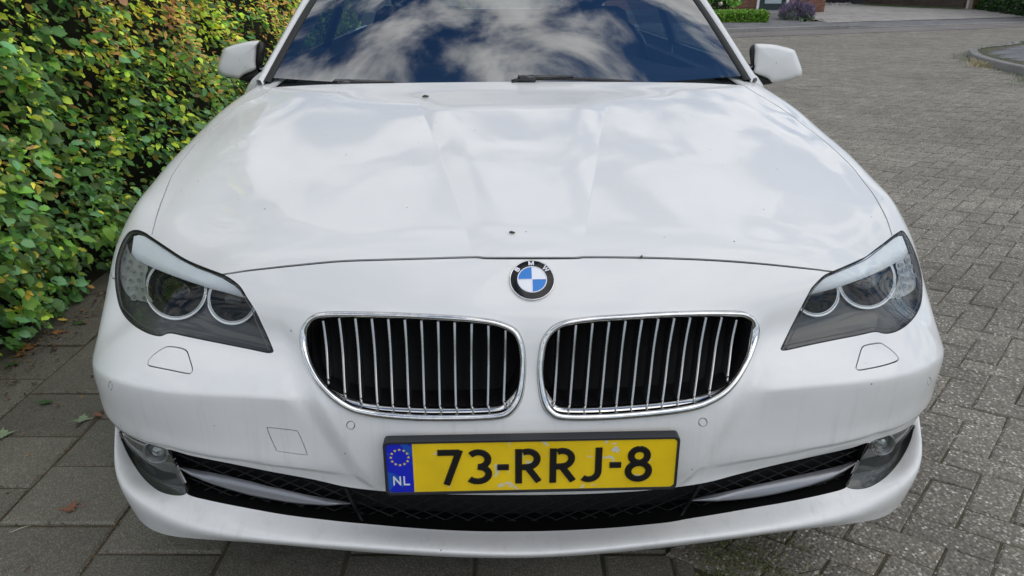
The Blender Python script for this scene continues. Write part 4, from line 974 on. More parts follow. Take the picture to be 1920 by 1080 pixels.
# ------------------------------------------------------------------ ground, paving, hedge, street and the houses beyond
def gnd(px, py, z=0.0):
    u = (px - 960) / CAM_F; v = (py - 540) / CAM_F
    d = (u, cp - v * sp_, -(sp_ + v * cp)); t = (z - CAM_H) / d[2]
    return (t * d[0], t * d[1], z)
def stone_mat(name, cols, scale, base_mix, isl=.18, bump=.5, moss=0.0, speck=0.0):
    """exposed aggregate or concrete in world space; tone varies from stone to stone"""
    m = pmat(name, cols[0], .72, spec=.5); t = m.node_tree; b = t.nodes['Principled BSDF']
    g = N(t, 'ShaderNodeNewGeometry'); oi = N(t, 'ShaderNodeObjectInfo')
    vo = N(t, 'ShaderNodeTexVoronoi', feature='F1', ins={'Scale': scale}); t.links.new(g.outputs['Position'], vo.inputs['Vector'])
    sx = N(t, 'ShaderNodeSeparateXYZ'); t.links.new(vo.outputs['Color'], sx.inputs[0])
    ramp = N(t, 'ShaderNodeValToRGB'); ramp.color_ramp.interpolation = 'CONSTANT'
    while len(ramp.color_ramp.elements) < len(cols): ramp.color_ramp.elements.new(.5)
    pos = 0
    for e, (c, wgt) in zip(ramp.color_ramp.elements, zip(cols, base_mix)): e.position = pos; e.color = (*c, 1); pos += wgt
    t.links.new(sx.outputs[0], ramp.inputs[0])
    # dark matrix between the pebbles
    mr = N(t, 'ShaderNodeMapRange', ins={1: .30 / scale * 1.0, 2: .62 / scale * 1.0}); t.links.new(vo.outputs['Distance'], mr.inputs[0])
    mr.inputs[1].default_value = .38; mr.inputs[2].default_value = .60
    mtx = N(t, 'ShaderNodeMixRGB', ins={2: (*[c * .62 for c in cols[0]], 1)}); t.links.new(mr.outputs[0], mtx.inputs[0]); t.links.new(ramp.outputs[0], mtx.inputs[1])
    n = N(t, 'ShaderNodeTexNoise', ins={'Scale': 2.3, 'Detail': 6, 'Roughness': .65}); t.links.new(g.outputs['Position'], n.inputs['Vector'])
    ad = N(t, 'ShaderNodeMath', operation='ADD'); t.links.new(g.outputs['Random Per Island'], ad.inputs[0]); t.links.new(oi.outputs['Random'], ad.inputs[1])
    fr = N(t, 'ShaderNodeMath', operation='FRACT'); t.links.new(ad.outputs[0], fr.inputs[0])
    v1 = N(t, 'ShaderNodeMapRange', ins={3: 1 - isl, 4: 1 + isl}); t.links.new(fr.outputs[0], v1.inputs[0])
    nL = N(t, 'ShaderNodeTexNoise', ins={'Scale': .55, 'Detail': 5, 'Roughness': .6}); t.links.new(g.outputs['Position'], nL.inputs['Vector'])
    av = N(t, 'ShaderNodeMath', operation='ADD'); t.links.new(n.outputs[0], av.inputs[0]); t.links.new(nL.outputs[0], av.inputs[1])
    v2 = N(t, 'ShaderNodeMapRange', ins={1: .7, 2: 1.3, 3: .74, 4: 1.22}); t.links.new(av.outputs[0], v2.inputs[0])
    mu = N(t, 'ShaderNodeMath', operation='MULTIPLY'); t.links.new(v1.outputs[0], mu.inputs[0]); t.links.new(v2.outputs[0], mu.inputs[1])
    hv = N(t, 'ShaderNodeHueSaturation'); t.links.new(mtx.outputs[0], hv.inputs['Color']); t.links.new(mu.outputs[0], hv.inputs['Value'])
    last = hv.outputs[0]
    if moss:
        n3 = N(t, 'ShaderNodeTexNoise', ins={'Scale': 5.5, 'Detail': 8, 'Roughness': .75}); t.links.new(g.outputs['Position'], n3.inputs['Vector'])
        m3 = N(t, 'ShaderNodeMapRange', ins={1: .56, 2: .78, 3: 0, 4: moss}); t.links.new(n3.outputs[0], m3.inputs[0])
        mo = N(t, 'ShaderNodeMixRGB', ins={2: (.045, .042, .022, 1)}); t.links.new(m3.outputs[0], mo.inputs[0]); t.links.new(last, mo.inputs[1]); last = mo.outputs[0]
    t.links.new(last, b.inputs['Base Color'])
    bp = N(t, 'ShaderNodeBump', invert=True, ins={'Strength': bump, 'Distance': .5 / scale}); t.links.new(vo.outputs['Distance'], bp.inputs['Height'])
    n4 = N(t, 'ShaderNodeTexNoise', ins={'Scale': 60, 'Detail': 5}); t.links.new(g.outputs['Position'], n4.inputs['Vector'])
    bp2 = N(t, 'ShaderNodeBump', ins={'Strength': .35, 'Distance': .006}); t.links.new(n4.outputs[0], bp2.inputs['Height']); t.links.new(bp.outputs[0], bp2.inputs['Normal'])
    t.links.new(bp2.outputs[0], b.inputs['Normal']); return m
PAVER = stone_mat('aggregate_paver', [(.30, .27, .212), (.20, .18, .14), (.115, .106, .086), (.43, .40, .335), (.66, .63, .56)], 128, [.30, .26, .23, .16, .05], isl=.14, bump=.6, moss=.3)
SLAB = stone_mat('grey_concrete_slab', [(.215, .198, .156), (.16, .148, .116), (.265, .243, .193), (.125, .115, .092), (.34, .32, .30)], 300, [.36, .26, .24, .12, .02], isl=.17, bump=.55, moss=.95)
KERB = stone_mat('kerb_concrete', [(.28, .27, .255), (.32, .31, .29), (.24, .23, .215), (.35, .34, .32), (.40, .39, .37)], 240, [.3, .25, .25, .15, .05], isl=.1, bump=.25, moss=.3)
FLAG = stone_mat('far_flagstone', [(.19, .19, .193), (.22, .219, .22), (.165, .165, .17), (.25, .25, .25), (.3, .3, .3)], 200, [.3, .25, .25, .15, .05], isl=.2, bump=.2)
DRIVE = stone_mat('drive_paver', [(.42, .395, .36), (.47, .44, .40), (.37, .35, .325), (.45, .40, .36), (.5, .47, .44)], 160, [.3, .25, .25, .15, .05], isl=.12, bump=.2)
JOINT = pmat('joint_soil_moss', (.03, .027, .018), .95)
noisy(JOINT, (.12, .098, .066), (.062, .062, .03), 16, 8, bump=.6, bscale=300, bdist=.004)
ROADFAR = stone_mat('street_far_surface', [(.24, .217, .19), (.28, .256, .228), (.20, .188, .17), (.32, .295, .27), (.44, .42, .39)], 70, [.34, .30, .18, .12, .06], isl=0, bump=.4)
def sheet(name, P, z, m, kind='structure'):
    mb = MB(); mb.add([(x, y, z) for x, y in P], [tuple(range(len(P)))]); o = mb.build(name, m, smooth=False)
    if kind: o['kind'] = kind
    return o
SOIL = pmat('ground_soil', (.06, .05, .035), .95); noisy(SOIL, (.07, .058, .04), (.04, .045, .02), 1.5, 8)
sheet('ground', [(-150, -60), (150, -60), (150, 220), (-150, 220)], -.045, SOIL)
street = sheet('street', [(.40, -4), (40, -4), (40, 40), (-20, 40), (-20, 12), (.40, 12)], -.0055, JOINT)
street_far = sheet('street_beyond', [(3.0, 11.8), (40, 11.8), (40, 31), (5.18, 18.84), (-3, 15.6), (-3, 11.8)], -.003, ROADFAR)
path = sheet('footpath', [(-1.85, -4), (.40, -4), (.40, 12), (-1.85, 12)], -.0065, JOINT)

# herringbone pavers of the street
e1 = np.array([math.cos(R(53.8)), math.sin(R(53.8))]); e2 = np.array([math.cos(R(-36.2)), math.sin(R(-36.2))])
SY = .82; PWID = .105
O_ = np.array([.971, 1.494 / SY]); X_ = np.array([1.015, 1.484 / SY])
org = e1 * O_.dot(e1) + e2 * X_.dot(e2)
def pav_xy(a, b):
    p = org + e1 * a * PWID + e2 * b * PWID; return p[0], p[1] * SY
rng = random.Random(3)
def paver_shape(La, Lb):
    """top-chamfered stone in local metres, corners slightly worn"""
    g = .0012; ch = .0055; V = []
    for z, i in ((-.05, g), (-.005, g), (0, g + ch)):
        for a, b in ((0, 0), (La, 0), (La, Lb), (0, Lb)):
            aa = a * PWID + (i if a == 0 else -i) + rng.uniform(-.0022, .0022); bb = b * PWID + (i if b == 0 else -i) + rng.uniform(-.0022, .0022)
            w = e1 * aa + e2 * bb; V.append((w[0], w[1] * SY, z + (rng.uniform(-.0008, .0008) if z == 0 else 0)))
    F = [(8, 9, 10, 11)] + [(k + i, k + (i + 1) % 4, k + 4 + (i + 1) % 4, k + 4 + i) for k in (0, 4) for i in range(4)]
    F = [f[::-1] for f in F]
    return V, F
shapes = {(2, 1): [paver_shape(2, 1) for _ in range(5)], (1, 2): [paver_shape(1, 2) for _ in range(5)]}
pmesh = {}
for k, L in shapes.items():
    for i, (V, F) in enumerate(L):
        me = bpy.data.meshes.new('paver'); me.from_pydata(V, [], F); me.materials.append(PAVER); me.update(); pmesh[(k, i)] = me
cells = []
def inview(x, y):
    u = project_w((x, y, 0)); return -700 < u[0] < 2700 and -60 < u[1] < 1700
def project_w(P):
    X, Y, Z = P[0], P[1], P[2] - CAM_H; D = Y * cp - Z * sp_
    return (960 + CAM_F * X / D, 540 + CAM_F * (-Z * cp - Y * sp_) / D) if D > .05 else (9e9, 9e9)
# herringbone lattice: horizontal stone at (i + j, j - i ...) — classic 2x1 layout
for i in range(-60, 330):
    for j in range(-125, 125):
        # pattern period vectors (1,1) and (2,-2)
        a, b = i + 2 * j, i - 2 * j
        for (da, db, shp) in ((0, 0, (2, 1)), (0, 1, (1, 2))):
            x, y = pav_xy(a + da + shp[0] / 2, b + db + shp[1] / 2)
            if x < .47 or y > 22 or y < .1 or x > 14.5 or not inview(x, y): continue
            if (x - 5.18) * -.39 + (y - 18.84) * .92 > -1.36: continue
            ox, oy = pav_xy(a + da, b + db)
            cells.append((math.hypot(x, y, CAM_H), ox, oy, shp, x, y))
def behind_car(x, y): return x < .80 and 1.7 < y < 6 or (x < .95 and 2.2 < y < 6)
def seen(c):
    u = project_w((c[4], c[5], 0)); return 0 < u[0] < 1920 and u[1] < 1075 and not behind_car(c[4], c[5]) and (u[1] < 1000 or u[0] > 1480)
ipoly = np.array([gnd(*q)[:2] for q in ((1815, 96), (1850, 118), (1935, 138), (2150, 175), (2150, 60), (1900, 79), (1830, 90))])
c_in = pip(np.array([(c[4], c[5]) for c in cells]), ipoly); cells = [c for c, q in zip(cells, c_in) if not q]
cells.sort(key=lambda c: (not seen(c), c[0]))
far = MB()
tilt = random.Random(5)
for n_, (d, ox, oy, shp, x, y) in enumerate(cells):
    k = tilt.randrange(5); dz = tilt.uniform(-.0022, .0022)
    if n_ < 300:
        o = link('paver', pmesh[(shp, k)], street); o.location = (ox, oy, dz); o.rotation_euler = (tilt.uniform(-.006, .006), tilt.uniform(-.006, .006), 0)
    else:
        V, F = shapes[shp][k]; far.add([(ox + a, oy + b, c + dz) for a, b, c in V if True], F)
fo_ = far.build('paver_field', PAVER, street, smooth=False); fo_['kind'] = 'stuff'
print('pavers', len(cells))

# grey slabs of the path, 30 cm wide rows with staggered joints
def slab_mesh(w, l, seed):
    r = random.Random(seed); g = .004; ch = .006; V = []
    for z, i in ((-.05, g), (-.005, g), (0, g + ch)):
        for a, b in ((0, 0), (w, 0), (w, l), (0, l)):
            V.append((a + (i if a == 0 else -i) + r.uniform(-.0015, .0015), b + (i if b == 0 else -i) + r.uniform(-.0015, .0015), z))
    F = [(8, 9, 10, 11)] + [(k + i, k + (i + 1) % 4, k + 4 + (i + 1) % 4, k + 4 + i) for k in (0, 4) for i in range(4)]
    me = bpy.data.meshes.new('slab'); me.from_pydata(V, [], F); me.materials.append(SLAB); me.update(); return me
SLW, SLL = .2965, .2395
smesh = [slab_mesh(SLW, SLL, i) for i in range(4)]
nsl = 0
cutm = slab_mesh(.370 - (-.976 + 4 * SLW), SLL, 9)
for rw in range(-3, 6):
    x0 = -.976 + rw * SLW
    y0 = (1.668 - 9 * SLL) if rw % 2 == -1 % 2 else (1.333 - 8 * SLL)
    cut = x0 + SLW > .37
    if x0 > .33: continue
    w_ = min(SLW, .370 - x0)
    for c in range(0, 34):
        y = y0 + c * SLL
        if y < .1 or y > 7.6: continue
        if x0 > -.8 and y > 2.2: continue          # under the car, out of every view
        o = link('slab', smesh[tilt.randrange(4)] if not cut else cutm, path); o.location = (x0, y, tilt.uniform(-.003, .003)); o.rotation_euler = (tilt.uniform(-.008, .008), tilt.uniform(-.008, .008), 0); nsl += 1
print('slabs', nsl)
# stone edging between path and street
for k in range(4):
    mb = MB(); mb.box((.395, .75 + k * .5, -.025), (.045, .494, .048), 0, bev=.006); mb.build('edging_stone', SLAB, path, smooth=False)

# ---------------- hedge
HX = -1.78
hedge = empty('hedge', (HX - .35, 5.2, 0))
tag(hedge, 'tall leafy hedge with green, yellow and brown leaves left of the white car', 'hedge')
def leafmat(name, c, tr=.35):
    m = pmat(name, c, .42, spec=.45); t = m.node_tree; b = t.nodes['Principled BSDF']
    g = N(t, 'ShaderNodeNewGeometry'); hv = N(t, 'ShaderNodeHueSaturation', ins={'Color': (*c, 1)})
    oi = N(t, 'ShaderNodeObjectInfo'); ad = N(t, 'ShaderNodeMath', operation='ADD'); t.links.new(g.outputs['Random Per Island'], ad.inputs[0]); t.links.new(oi.outputs['Random'], ad.inputs[1])
    fr = N(t, 'ShaderNodeMath', operation='FRACT'); t.links.new(ad.outputs[0], fr.inputs[0])
    v = N(t, 'ShaderNodeMapRange', ins={3: 1.45, 4: 4.0}); t.links.new(fr.outputs[0], v.inputs[0]); t.links.new(v.outputs[0], hv.inputs['Value'])
    h = N(t, 'ShaderNodeMapRange', ins={3: .475, 4: .525}); t.links.new(fr.outputs[0], h.inputs[0]); t.links.new(h.outputs[0], hv.inputs['Hue'])
    t.links.new(hv.outputs[0], b.inputs['Base Color'])
    tl = N(t, 'ShaderNodeBsdfTranslucent'); t.links.new(hv.outputs[0], tl.inputs[0])
    mxs = N(t, 'ShaderNodeMixShader', ins={0: tr * .7}); o = t.nodes['Material Output']
    t.links.new(b.outputs[0], mxs.inputs[1]); t.links.new(tl.outputs[0], mxs.inputs[2]); t.links.new(mxs.outputs[0], o.inputs[0]); return m
LEAFM = [leafmat('leaf_dark_green', (.046, .098, .022)), leafmat('leaf_green', (.108, .195, .030)), leafmat('leaf_blue_green', (.095, .185, .078)),
         leafmat('leaf_lime', (.34, .42, .045)), leafmat('leaf_yellow', (.44, .34, .045)), leafmat('leaf_orange_brown', (.40, .22, .075)), leafmat('leaf_brown', (.33, .19, .10))]
def leaf_geo(seed):
    """one lobed, folded leaf of unit length along +y, face up +z"""
    r = random.Random(seed); wk = (1.0, .95, .72, .78, .45, .55)[seed % 6]; out = [(0, -.02), (.20, .05), (.36, .20), (.33, .34), (.46, .50), (.31, .62), (.27, .80), (.12, .86), (0, 1.0)]
    out = [(x * wk * r.uniform(.74, 1.08), y + r.uniform(-.03, .03) * (x > 0)) for x, y in out]
    fold = r.uniform(.15, .55); curl = r.uniform(-.45, .25)
    def P(x, y): return (x, y, abs(x) * fold + curl * (y - .3) ** 2 - .10 * abs(x) ** 2)
    mid = [(0, .10), (0, .38), (0, .70)]
    V = [P(*p) for p in out] + [P(-x, y) for x, y in out[1:-1]] + [P(*m) for m in mid]
    F = []
    for rr in ([0, 1, 2, 3, 4, 5, 6, 7, 8], [0, 9, 10, 11, 12, 13, 14, 15, 8]):
        m0, m1, m2 = 16, 17, 18
        q = [(rr[0], rr[1], m0), (rr[1], rr[2], m0), (rr[2], rr[3], m1, m0), (rr[3], rr[4], m1), (rr[4], rr[5], m2, m1), (rr[5], rr[6], m2), (rr[6], rr[7], m2), (rr[7], rr[8], m2)]
        F += q if rr[1] == 1 else [f[::-1] for f in q]
    return V, F
LG = [leaf_geo(i) for i in range(6)]
LGA = [(np.array(v), f) for v, f in LG]
hr = random.Random(11)
def bulge(y, z): return .06 * math.sin(y * 3.1 + z * 2.0) + .05 * math.sin(z * 5.3 - y * 1.7 + 1.0) + .04 * math.sin(y * 8.3 + 2 * math.sin(z * 6))
leaves = []
def add_leaf(x, y, z, sc, mat, spread=1.0):
    # leaf hangs outward (+x) and down, face turned to the light
    tip = Vector((hr.uniform(.1, .9), hr.uniform(-.9, .7), hr.uniform(-.8, .15))).normalized()
    up = Vector((hr.uniform(.35, 1.0), hr.uniform(-.7, .2), hr.uniform(.25, 1.1))).normalized()
    xx = tip.cross(up).normalized(); up = xx.cross(tip).normalized()
    M = Matrix((xx, tip, up)).transposed().to_4x4() @ Matrix.Diagonal((sc, sc, sc, 1)); M.translation = (x, y, z)
    leaves.append((M, hr.randrange(6) if mat < 4 or hr.random() < .4 else 4 + hr.randrange(2), mat))
patches = [(hr.uniform(1.6, 8), hr.uniform(.1, 1.9), hr.uniform(.08, .30), hr.choice([0, 0, 1, 2, 2, 3, 3, 4])) for _ in range(170)]
def leaf_kind(y, z):
    t = min(1, max(0, (z - .45) / .62 + (y - 2.8) * .10))                  # yellower leaves near the top; extra pale ones paint in its sunlight
    r = hr.random()
    for (py_, pz, pr, k) in patches:
        if (y - py_) ** 2 + (z - pz) ** 2 < pr * pr and hr.random() < .42: 
            return {0: 0, 1: 1, 2: 3, 3: 4, 4: 5}[k] if hr.random() < .25 + .75 * t else hr.choice([0, 1, 2])
    w = [.40 - .34 * t, .33 - .05 * t, .20 - .08 * t, .07 + .33 * t, .012 + .20 * t, .010 + .22 * t, .006 + .07 * t]
    s_ = sum(w); r *= s_
    for i, q in enumerate(w):
        r -= q
        if r <= 0: return i
    return 1
def xface(y, z):
    foot = -.10 * max(0, 1 - z / .25) + .06 * math.exp(-((z - .35) / .3) ** 2)
    return HX + bulge(y, z) + foot
NL = 44000
for _ in range(NL):
    y = 1.5 + 7.6 * hr.random() ** 1.25; z = hr.uniform(.02, 2.05)
    if z > 1.45 and hr.random() < .35: continue
    depth = hr.random() ** 1.6 * .28
    hole = math.sin(y * 9.1 + z * 4) + math.sin(z * 13 - y * 6.3) + math.sin(y * 17 + z * 11)
    if hole > 1.15 and depth < .15: continue
    k = leaf_kind(y, z)
    sc = hr.choice([.022, .028, .034, .041, .052]) * hr.uniform(.8, 1.15) * (1.12 if k < 3 else .88)
    tt = min(1, max(0, (z - .45) / .62 + (y - 2.8) * .10)); add_leaf(xface(y, z) - depth * (1 - .45 * tt) + .02, y, z, sc, k)
for _ in range(2600):                                        # top of the hedge
    add_leaf(HX - hr.uniform(.0, .75), 1.5 + 7.5 * hr.random(), 2.02 + hr.uniform(-.06, .08), hr.uniform(.04, .065), leaf_kind(5, 2))
for _ in range(1800):                                        # near end and back
    add_leaf(HX - hr.uniform(.0, .75), 1.45 + hr.uniform(-.08, .08), hr.uniform(.02, 2.0), hr.uniform(.04, .065), leaf_kind(2, 1))
def vis_size(M):
    p = M.translation; u = project_w(p)
    if not (0 < u[0] < 640 and 0 < u[1] < 720): return -1
    if (xface(p.y, p.z) + .02 - p.x) > .05: return 0
    return M.to_scale()[0] / math.dist(p, (0, 0, CAM_H))
order = sorted(range(len(leaves)), key=lambda i: -vis_size(leaves[i][0]))
lmesh = {}
for i in range(6):
    for k in range(7):
        me = bpy.data.meshes.new('leaf'); me.from_pydata(LG[i][0], [], LG[i][1]); me.materials.append(LEAFM[k]); me.polygons.foreach_set('use_smooth', [True] * len(LG[i][1])); me.update(); lmesh[(i, k)] = me
Hinv = Matrix.Translation(hedge.location).inverted()
for i in order[:300]:
    M, sh, k = leaves[i]; o = link('leaf', lmesh[(sh, k)], hedge); o.matrix_local = Hinv @ M
def bulk_leaves(name, items, mats, parent, Minv=None, geos=LGA):
    V = []; F = []; MI = []; base = 0
    for M, sh, k in items:
        v, f = geos[sh]; A_ = np.array(M); w = v @ A_[:3, :3].T + A_[:3, 3]
        if Minv is not None: w = w + np.array(Minv.translation)
        V.append(w); F += [tuple(base + i for i in q) for q in f]; MI += [k] * len(f); base += len(v)
    me = bpy.data.meshes.new(name); me.from_pydata(np.vstack(V).tolist(), [], F)
    for m in mats: me.materials.append(m)
    me.polygons.foreach_set('material_index', MI); me.polygons.foreach_set('use_smooth', [True] * len(F)); me.update()
    return link(name, me, parent)
fol = bulk_leaves('foliage', [leaves[i] for i in order[300:]], LEAFM, hedge, Hinv); fol['kind'] = 'stuff'
TWIG = pmat('twig_brown', (.075, .055, .035), .85)
mb = MB()
for _ in range(160):                                          # twigs and stems inside
    y = 1.5 + 7.4 * hr.random(); z = hr.uniform(0, 1.5); x = HX - hr.uniform(.26, .5); p = Vector((x, y, z)); d = Vector((hr.uniform(-.1, .5), hr.uniform(-.4, .4), hr.uniform(.5, 1))).normalized(); L_ = hr.uniform(.25, .7)
    mb.tube([p - hedge.location, p + d * L_ * .5 - hedge.location + Vector((hr.uniform(-.03, .03),) * 3), p + d * L_ - hedge.location], [.006, .0045, .002], 0, 4)
mb.build('branches', TWIG, hedge)['kind'] = 'stuff'
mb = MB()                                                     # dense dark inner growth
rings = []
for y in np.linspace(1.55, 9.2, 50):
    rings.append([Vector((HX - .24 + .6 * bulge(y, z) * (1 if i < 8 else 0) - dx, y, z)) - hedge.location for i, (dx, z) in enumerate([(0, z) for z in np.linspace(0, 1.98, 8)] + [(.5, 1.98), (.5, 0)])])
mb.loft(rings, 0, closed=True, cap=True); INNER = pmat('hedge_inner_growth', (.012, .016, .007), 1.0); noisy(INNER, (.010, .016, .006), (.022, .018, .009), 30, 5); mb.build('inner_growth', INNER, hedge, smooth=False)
# leaf litter along the hedge foot: uncountable crumbs
LIT = [pmat('litter_brown', (.16, .085, .04), .9), pmat('litter_dark', (.07, .05, .03), .9), pmat('litter_tan', (.28, .17, .08), .9)]
lit = []
for _ in range(1500):
    y = hr.uniform(1.4, 4.5); x = HX + .02 + abs(hr.gauss(0, .075)) if hr.random() < .8 else HX + hr.uniform(0, .5)
    jl = hr.random()
    M = Matrix.Translation((x, y, .004 + .008 * hr.random())) @ Matrix.Rotation(hr.uniform(0, 6.3), 4, 'Z') @ Matrix.Rotation(hr.uniform(-.5, .5), 4, 'X') @ Matrix.Diagonal((*[hr.uniform(.004, .016)] * 3, 1))
    lit.append((M, hr.randrange(6), hr.randrange(3)))
for _ in range(1700):                                          # crumbs washed into the slab joints
    rw = hr.choice([-1, 0, -2]); x = -.976 + rw * SLW + hr.gauss(0, .006) if hr.random() < .5 else hr.uniform(-1.75, -.6); y = hr.uniform(1.2, 2.6)
    if abs(((x + .976) / SLW) - round((x + .976) / SLW)) > .05:
        off = 1.668 if int(math.floor((x + .976) / SLW)) % 2 else 1.333
        y = off + SLL * round((y - off) / SLL) + hr.gauss(0, .005)
    M = Matrix.Translation((x, y, .0 + .003 * hr.random())) @ Matrix.Rotation(hr.uniform(0, 6.3), 4, 'Z') @ Matrix.Diagonal((*[hr.uniform(.002, .007)] * 3, 1))
    lit.append((M, hr.randrange(6), hr.randrange(3)))
lo_ = bulk_leaves('leaf_litter', lit, LIT, None); tag(lo_, 'brown crumbled leaf litter along the hedge foot and in the slab joints', 'litter', kind='stuff')
# single fallen leaves
FLM = {'pale': pmat('fallen_pale_green', (.26, .33, .20), .6), 'green': pmat('fallen_green', (.06, .12, .04), .5), 'orange': pmat('fallen_orange', (.36, .17, .06), .7), 'red': pmat('fallen_rust', (.27, .12, .07), .7)}
MAPLE = [(0, 0), (.06, .12), (.42, -.02), (.30, .16), (.52, .34), (.26, .36), (.30, .52), (.13, .48), (0, .98)]
def fallen(px, py, size, rot, key, label, lobed=True, lift=.012):
    x, y, z = gnd(px, py); r = random.Random(int(px * 7 + py)); mb = MB()
    o = MAPLE if lobed else [(0, 0), (.14, .10), (.26, .30), (.25, .55), (.12, .82), (0, 1)]
    c = random.Random(px).uniform(-.2, .2)
    def P(a, b): return (a * size, (b - .45) * size, (.05 + .30 * a * a + c * (b - .4) ** 2 + .05 * math.sin(9 * b + 5 * a)) * size + .002)
    ring = [P(a, b) for a, b in o] + [P(-a * .9, b + .03) for a, b in o[1:-1][::-1]]; n = len(ring)
    b0 = mb.add(ring + [P(0, .35)], [(i, (i + 1) % n, n) for i in range(n)])
    mb.tube([P(0, 0), P(.03, -.25), P(.10, -.5)], [.0012, .001, .0008], 0, 4)
    ob = mb.build('fallen_leaf', FLM[key]); ob.location = (x, y, .002); ob.rotation_euler = (0, 0, rot)
    tag(ob, label, 'leaf', 'fallen leaves on the grey slabs'); return ob
fallen(160, 788, .052, R(-80), 'pale', 'pale green curled leaf on the slabs close beside the white bumper')
fallen(185, 781, .035, R(60), 'red', 'small rust brown leaf scrap touching the pale green leaf by the bumper', False)
fallen(12, 816, .060, R(-60), 'pale', 'pale green lobed leaf at the left edge of the photo on the slabs')
fallen(86, 757, .048, R(-95), 'green', 'dark green leaf lying flat on the slabs between hedge and bumper', False)
fallen(128, 957, .052, R(105), 'red', 'reddish brown lobed leaf with a long stalk on the nearest whole slab')
fallen(58, 652, .075, R(-40), 'orange', 'large orange brown leaf heap against the foot of the hedge')
fallen(36, 668, .06, R(140), 'orange', 'crumpled orange leaf at the hedge foot near the left edge of the photo')
fallen(111, 626, .055, R(-80), 'orange', 'flat tan leaf on the slabs a step out from the hedge foot', False)
fallen(150, 609, .06, R(-95), 'green', 'green leaf with a stalk lying farthest back beside the bumper corner', False)
fallen(25, 684, .06, R(20), 'green', 'green lobed leaf on the slabs just in front of the orange leaves')
def stick(px0, py0, px1, py1, r, m, name, label):
    a, b = Vector(gnd(px0, py0, .005)), Vector(gnd(px1, py1, .005)); mb = MB(); md = (a + b) / 2 + Vector((.002, .002, .002)); mb.tube([a, md, b], [r, r, r * .6], 0, 5); tag(mb.build(name, m), label, 'twig')
stick(20, 998, 58, 985, .0011, pmat('straw', (.48, .42, .30), .7), 'straw_stalk', 'pale straw stalk lying across a slab joint near the left edge')
stick(46, 1071, 56, 1062, .0018, pmat('twig_red', (.14, .05, .03), .7), 'twig', 'short reddish twig on the slab in the bottom left corner')
stick(1498, 1076, 1598, 1058, .0010, TWIG, 'dry_stalk', 'long thin dry stalk lying on the pavers under the front bumper')

# moss and small weeds by the edging under the bumper
GRASS = leafmat('grass_blade', (.028, .050, .014), .3); MOSS = leafmat('moss_tuft', (.055, .060, .018), .2)
def tufts(name, pts, hmin, hmax, m, label, cat, spread=.012, nb=8):
    mb = MB(); r = random.Random(len(pts))
    for (x, y, z) in pts:
        for _ in range(nb):
            a = r.uniform(0, 6.28); h = r.uniform(hmin, hmax); d = Vector((math.cos(a), math.sin(a), 0)); p = Vector((x + r.gauss(0, spread), y + r.gauss(0, spread), z)); s_ = d.orthogonal().normalized() * .0012 * (1 + h * 20)
            q = p + d * h * .35 + Vector((0, 0, h * .7)); e = p + d * h * .9 + Vector((0, 0, h * .9)); mb.add([p - s_, p + s_, q + s_ * .7, q - s_ * .7, e], [(0, 1, 2, 3), (3, 2, 4)])
    o = mb.build(name, m, smooth=False); tag(o, label, cat, kind='stuff'); return o
pr = random.Random(21)
tufts('moss', [(.43 + abs(pr.gauss(0, .11)), pr.uniform(1.05, 1.42), -.002) for _ in range(420)], .003, .013, MOSS, 'moss and tiny weeds between edging and pavers under the front bumper', 'moss', nb=9)
jt = []
for c in cells[:420]:
    if pr.random() < .35:
        L1 = pav_xy(0, 0); t = pr.random(); jt.append((c[1] + t * e1[0] * .1, c[2] + t * e1[1] * .1 * SY, -.009))
tufts('joint_moss', jt, .002, .008, MOSS, 'low moss growing in the joints of the street pavers', 'moss', spread=.008, nb=6)

# ---------------- traffic island on the right
tip = gnd(1818, 92, .11)
isl = [gnd(1818, 93, .11), gnd(1823, 100, .11), gnd(1838, 106, .11), gnd(1860, 112, .11), gnd(1890, 119, .11), gnd(1921, 125, .11), gnd(2100, 158, .11), (14.5, 9.5, .11), (16, 14, .11), gnd(1960, 76, .11), gnd(1900, 81, .11), gnd(1860, 85, .11), gnd(1832, 88, .11)]
isl = smooth_loop([(p[0], p[1]) for p in isl], n=60)
island = empty('traffic_island', (float(isl[:, 0].mean()), float(isl[:, 1].mean()), 0)); tag(island, 'raised paved island with a kerb and weeds at the right edge of the street', 'traffic island')
io = np.array([island.location.x, island.location.y])
mb = MB(); mb.loft([[(x - io[0], y - io[1], z) for x, y in P] for P, z in ((isl, -.01), (isl, .095), (inset(isl, .012), .108), (inset(isl, .12), .108))], 0); mb.build('island_kerb', KERB, island, smooth=False)
mb = MB(); q = inset(isl, .12); mb.add([(x - io[0], y - io[1], .100) for x, y in q], [tuple(range(len(q)))]); mb.build('island_bed', JOINT, island, smooth=False)
a_, b_ = [], []
lo, hi = isl.min(0), isl.max(0); nb_ = 0
ring_in = inset(isl, .14); bx = MB(); bx.box((0, 0, .055), (.392, .192, .11), 0, bev=.008)
bmesh_ = bpy.data.meshes.new('paver'); bmesh_.from_pydata(bx.v, [], bx.f); bmesh_.materials.append(FLAG)
yy = lo[1]; k = 0
while yy < hi[1]:
    xx = lo[0] + (.2 if k % 2 else 0)
    while xx < hi[0]:
        c = np.array([[xx - .2, yy - .1], [xx + .2, yy - .1], [xx + .2, yy + .1], [xx - .2, yy + .1]])
        if pip(c, ring_in).all() and nb_ < 290 and xx < 12.5:
            o = link('paver', bmesh_, island); o.location = (xx - io[0], yy - io[1], tilt.uniform(-.004, .004)); nb_ += 1
        xx += .4
    yy += .2; k += 1
wd = [(float(x), float(y), .10) for x, y in inset(isl, .16)[::1] for _ in range(2) if x < 11.5] + [(float(x) - .1 + pr.gauss(0, .06), float(y) + pr.gauss(0, .08), 0) for x, y in isl if x < 9.3 for _ in range(3)]
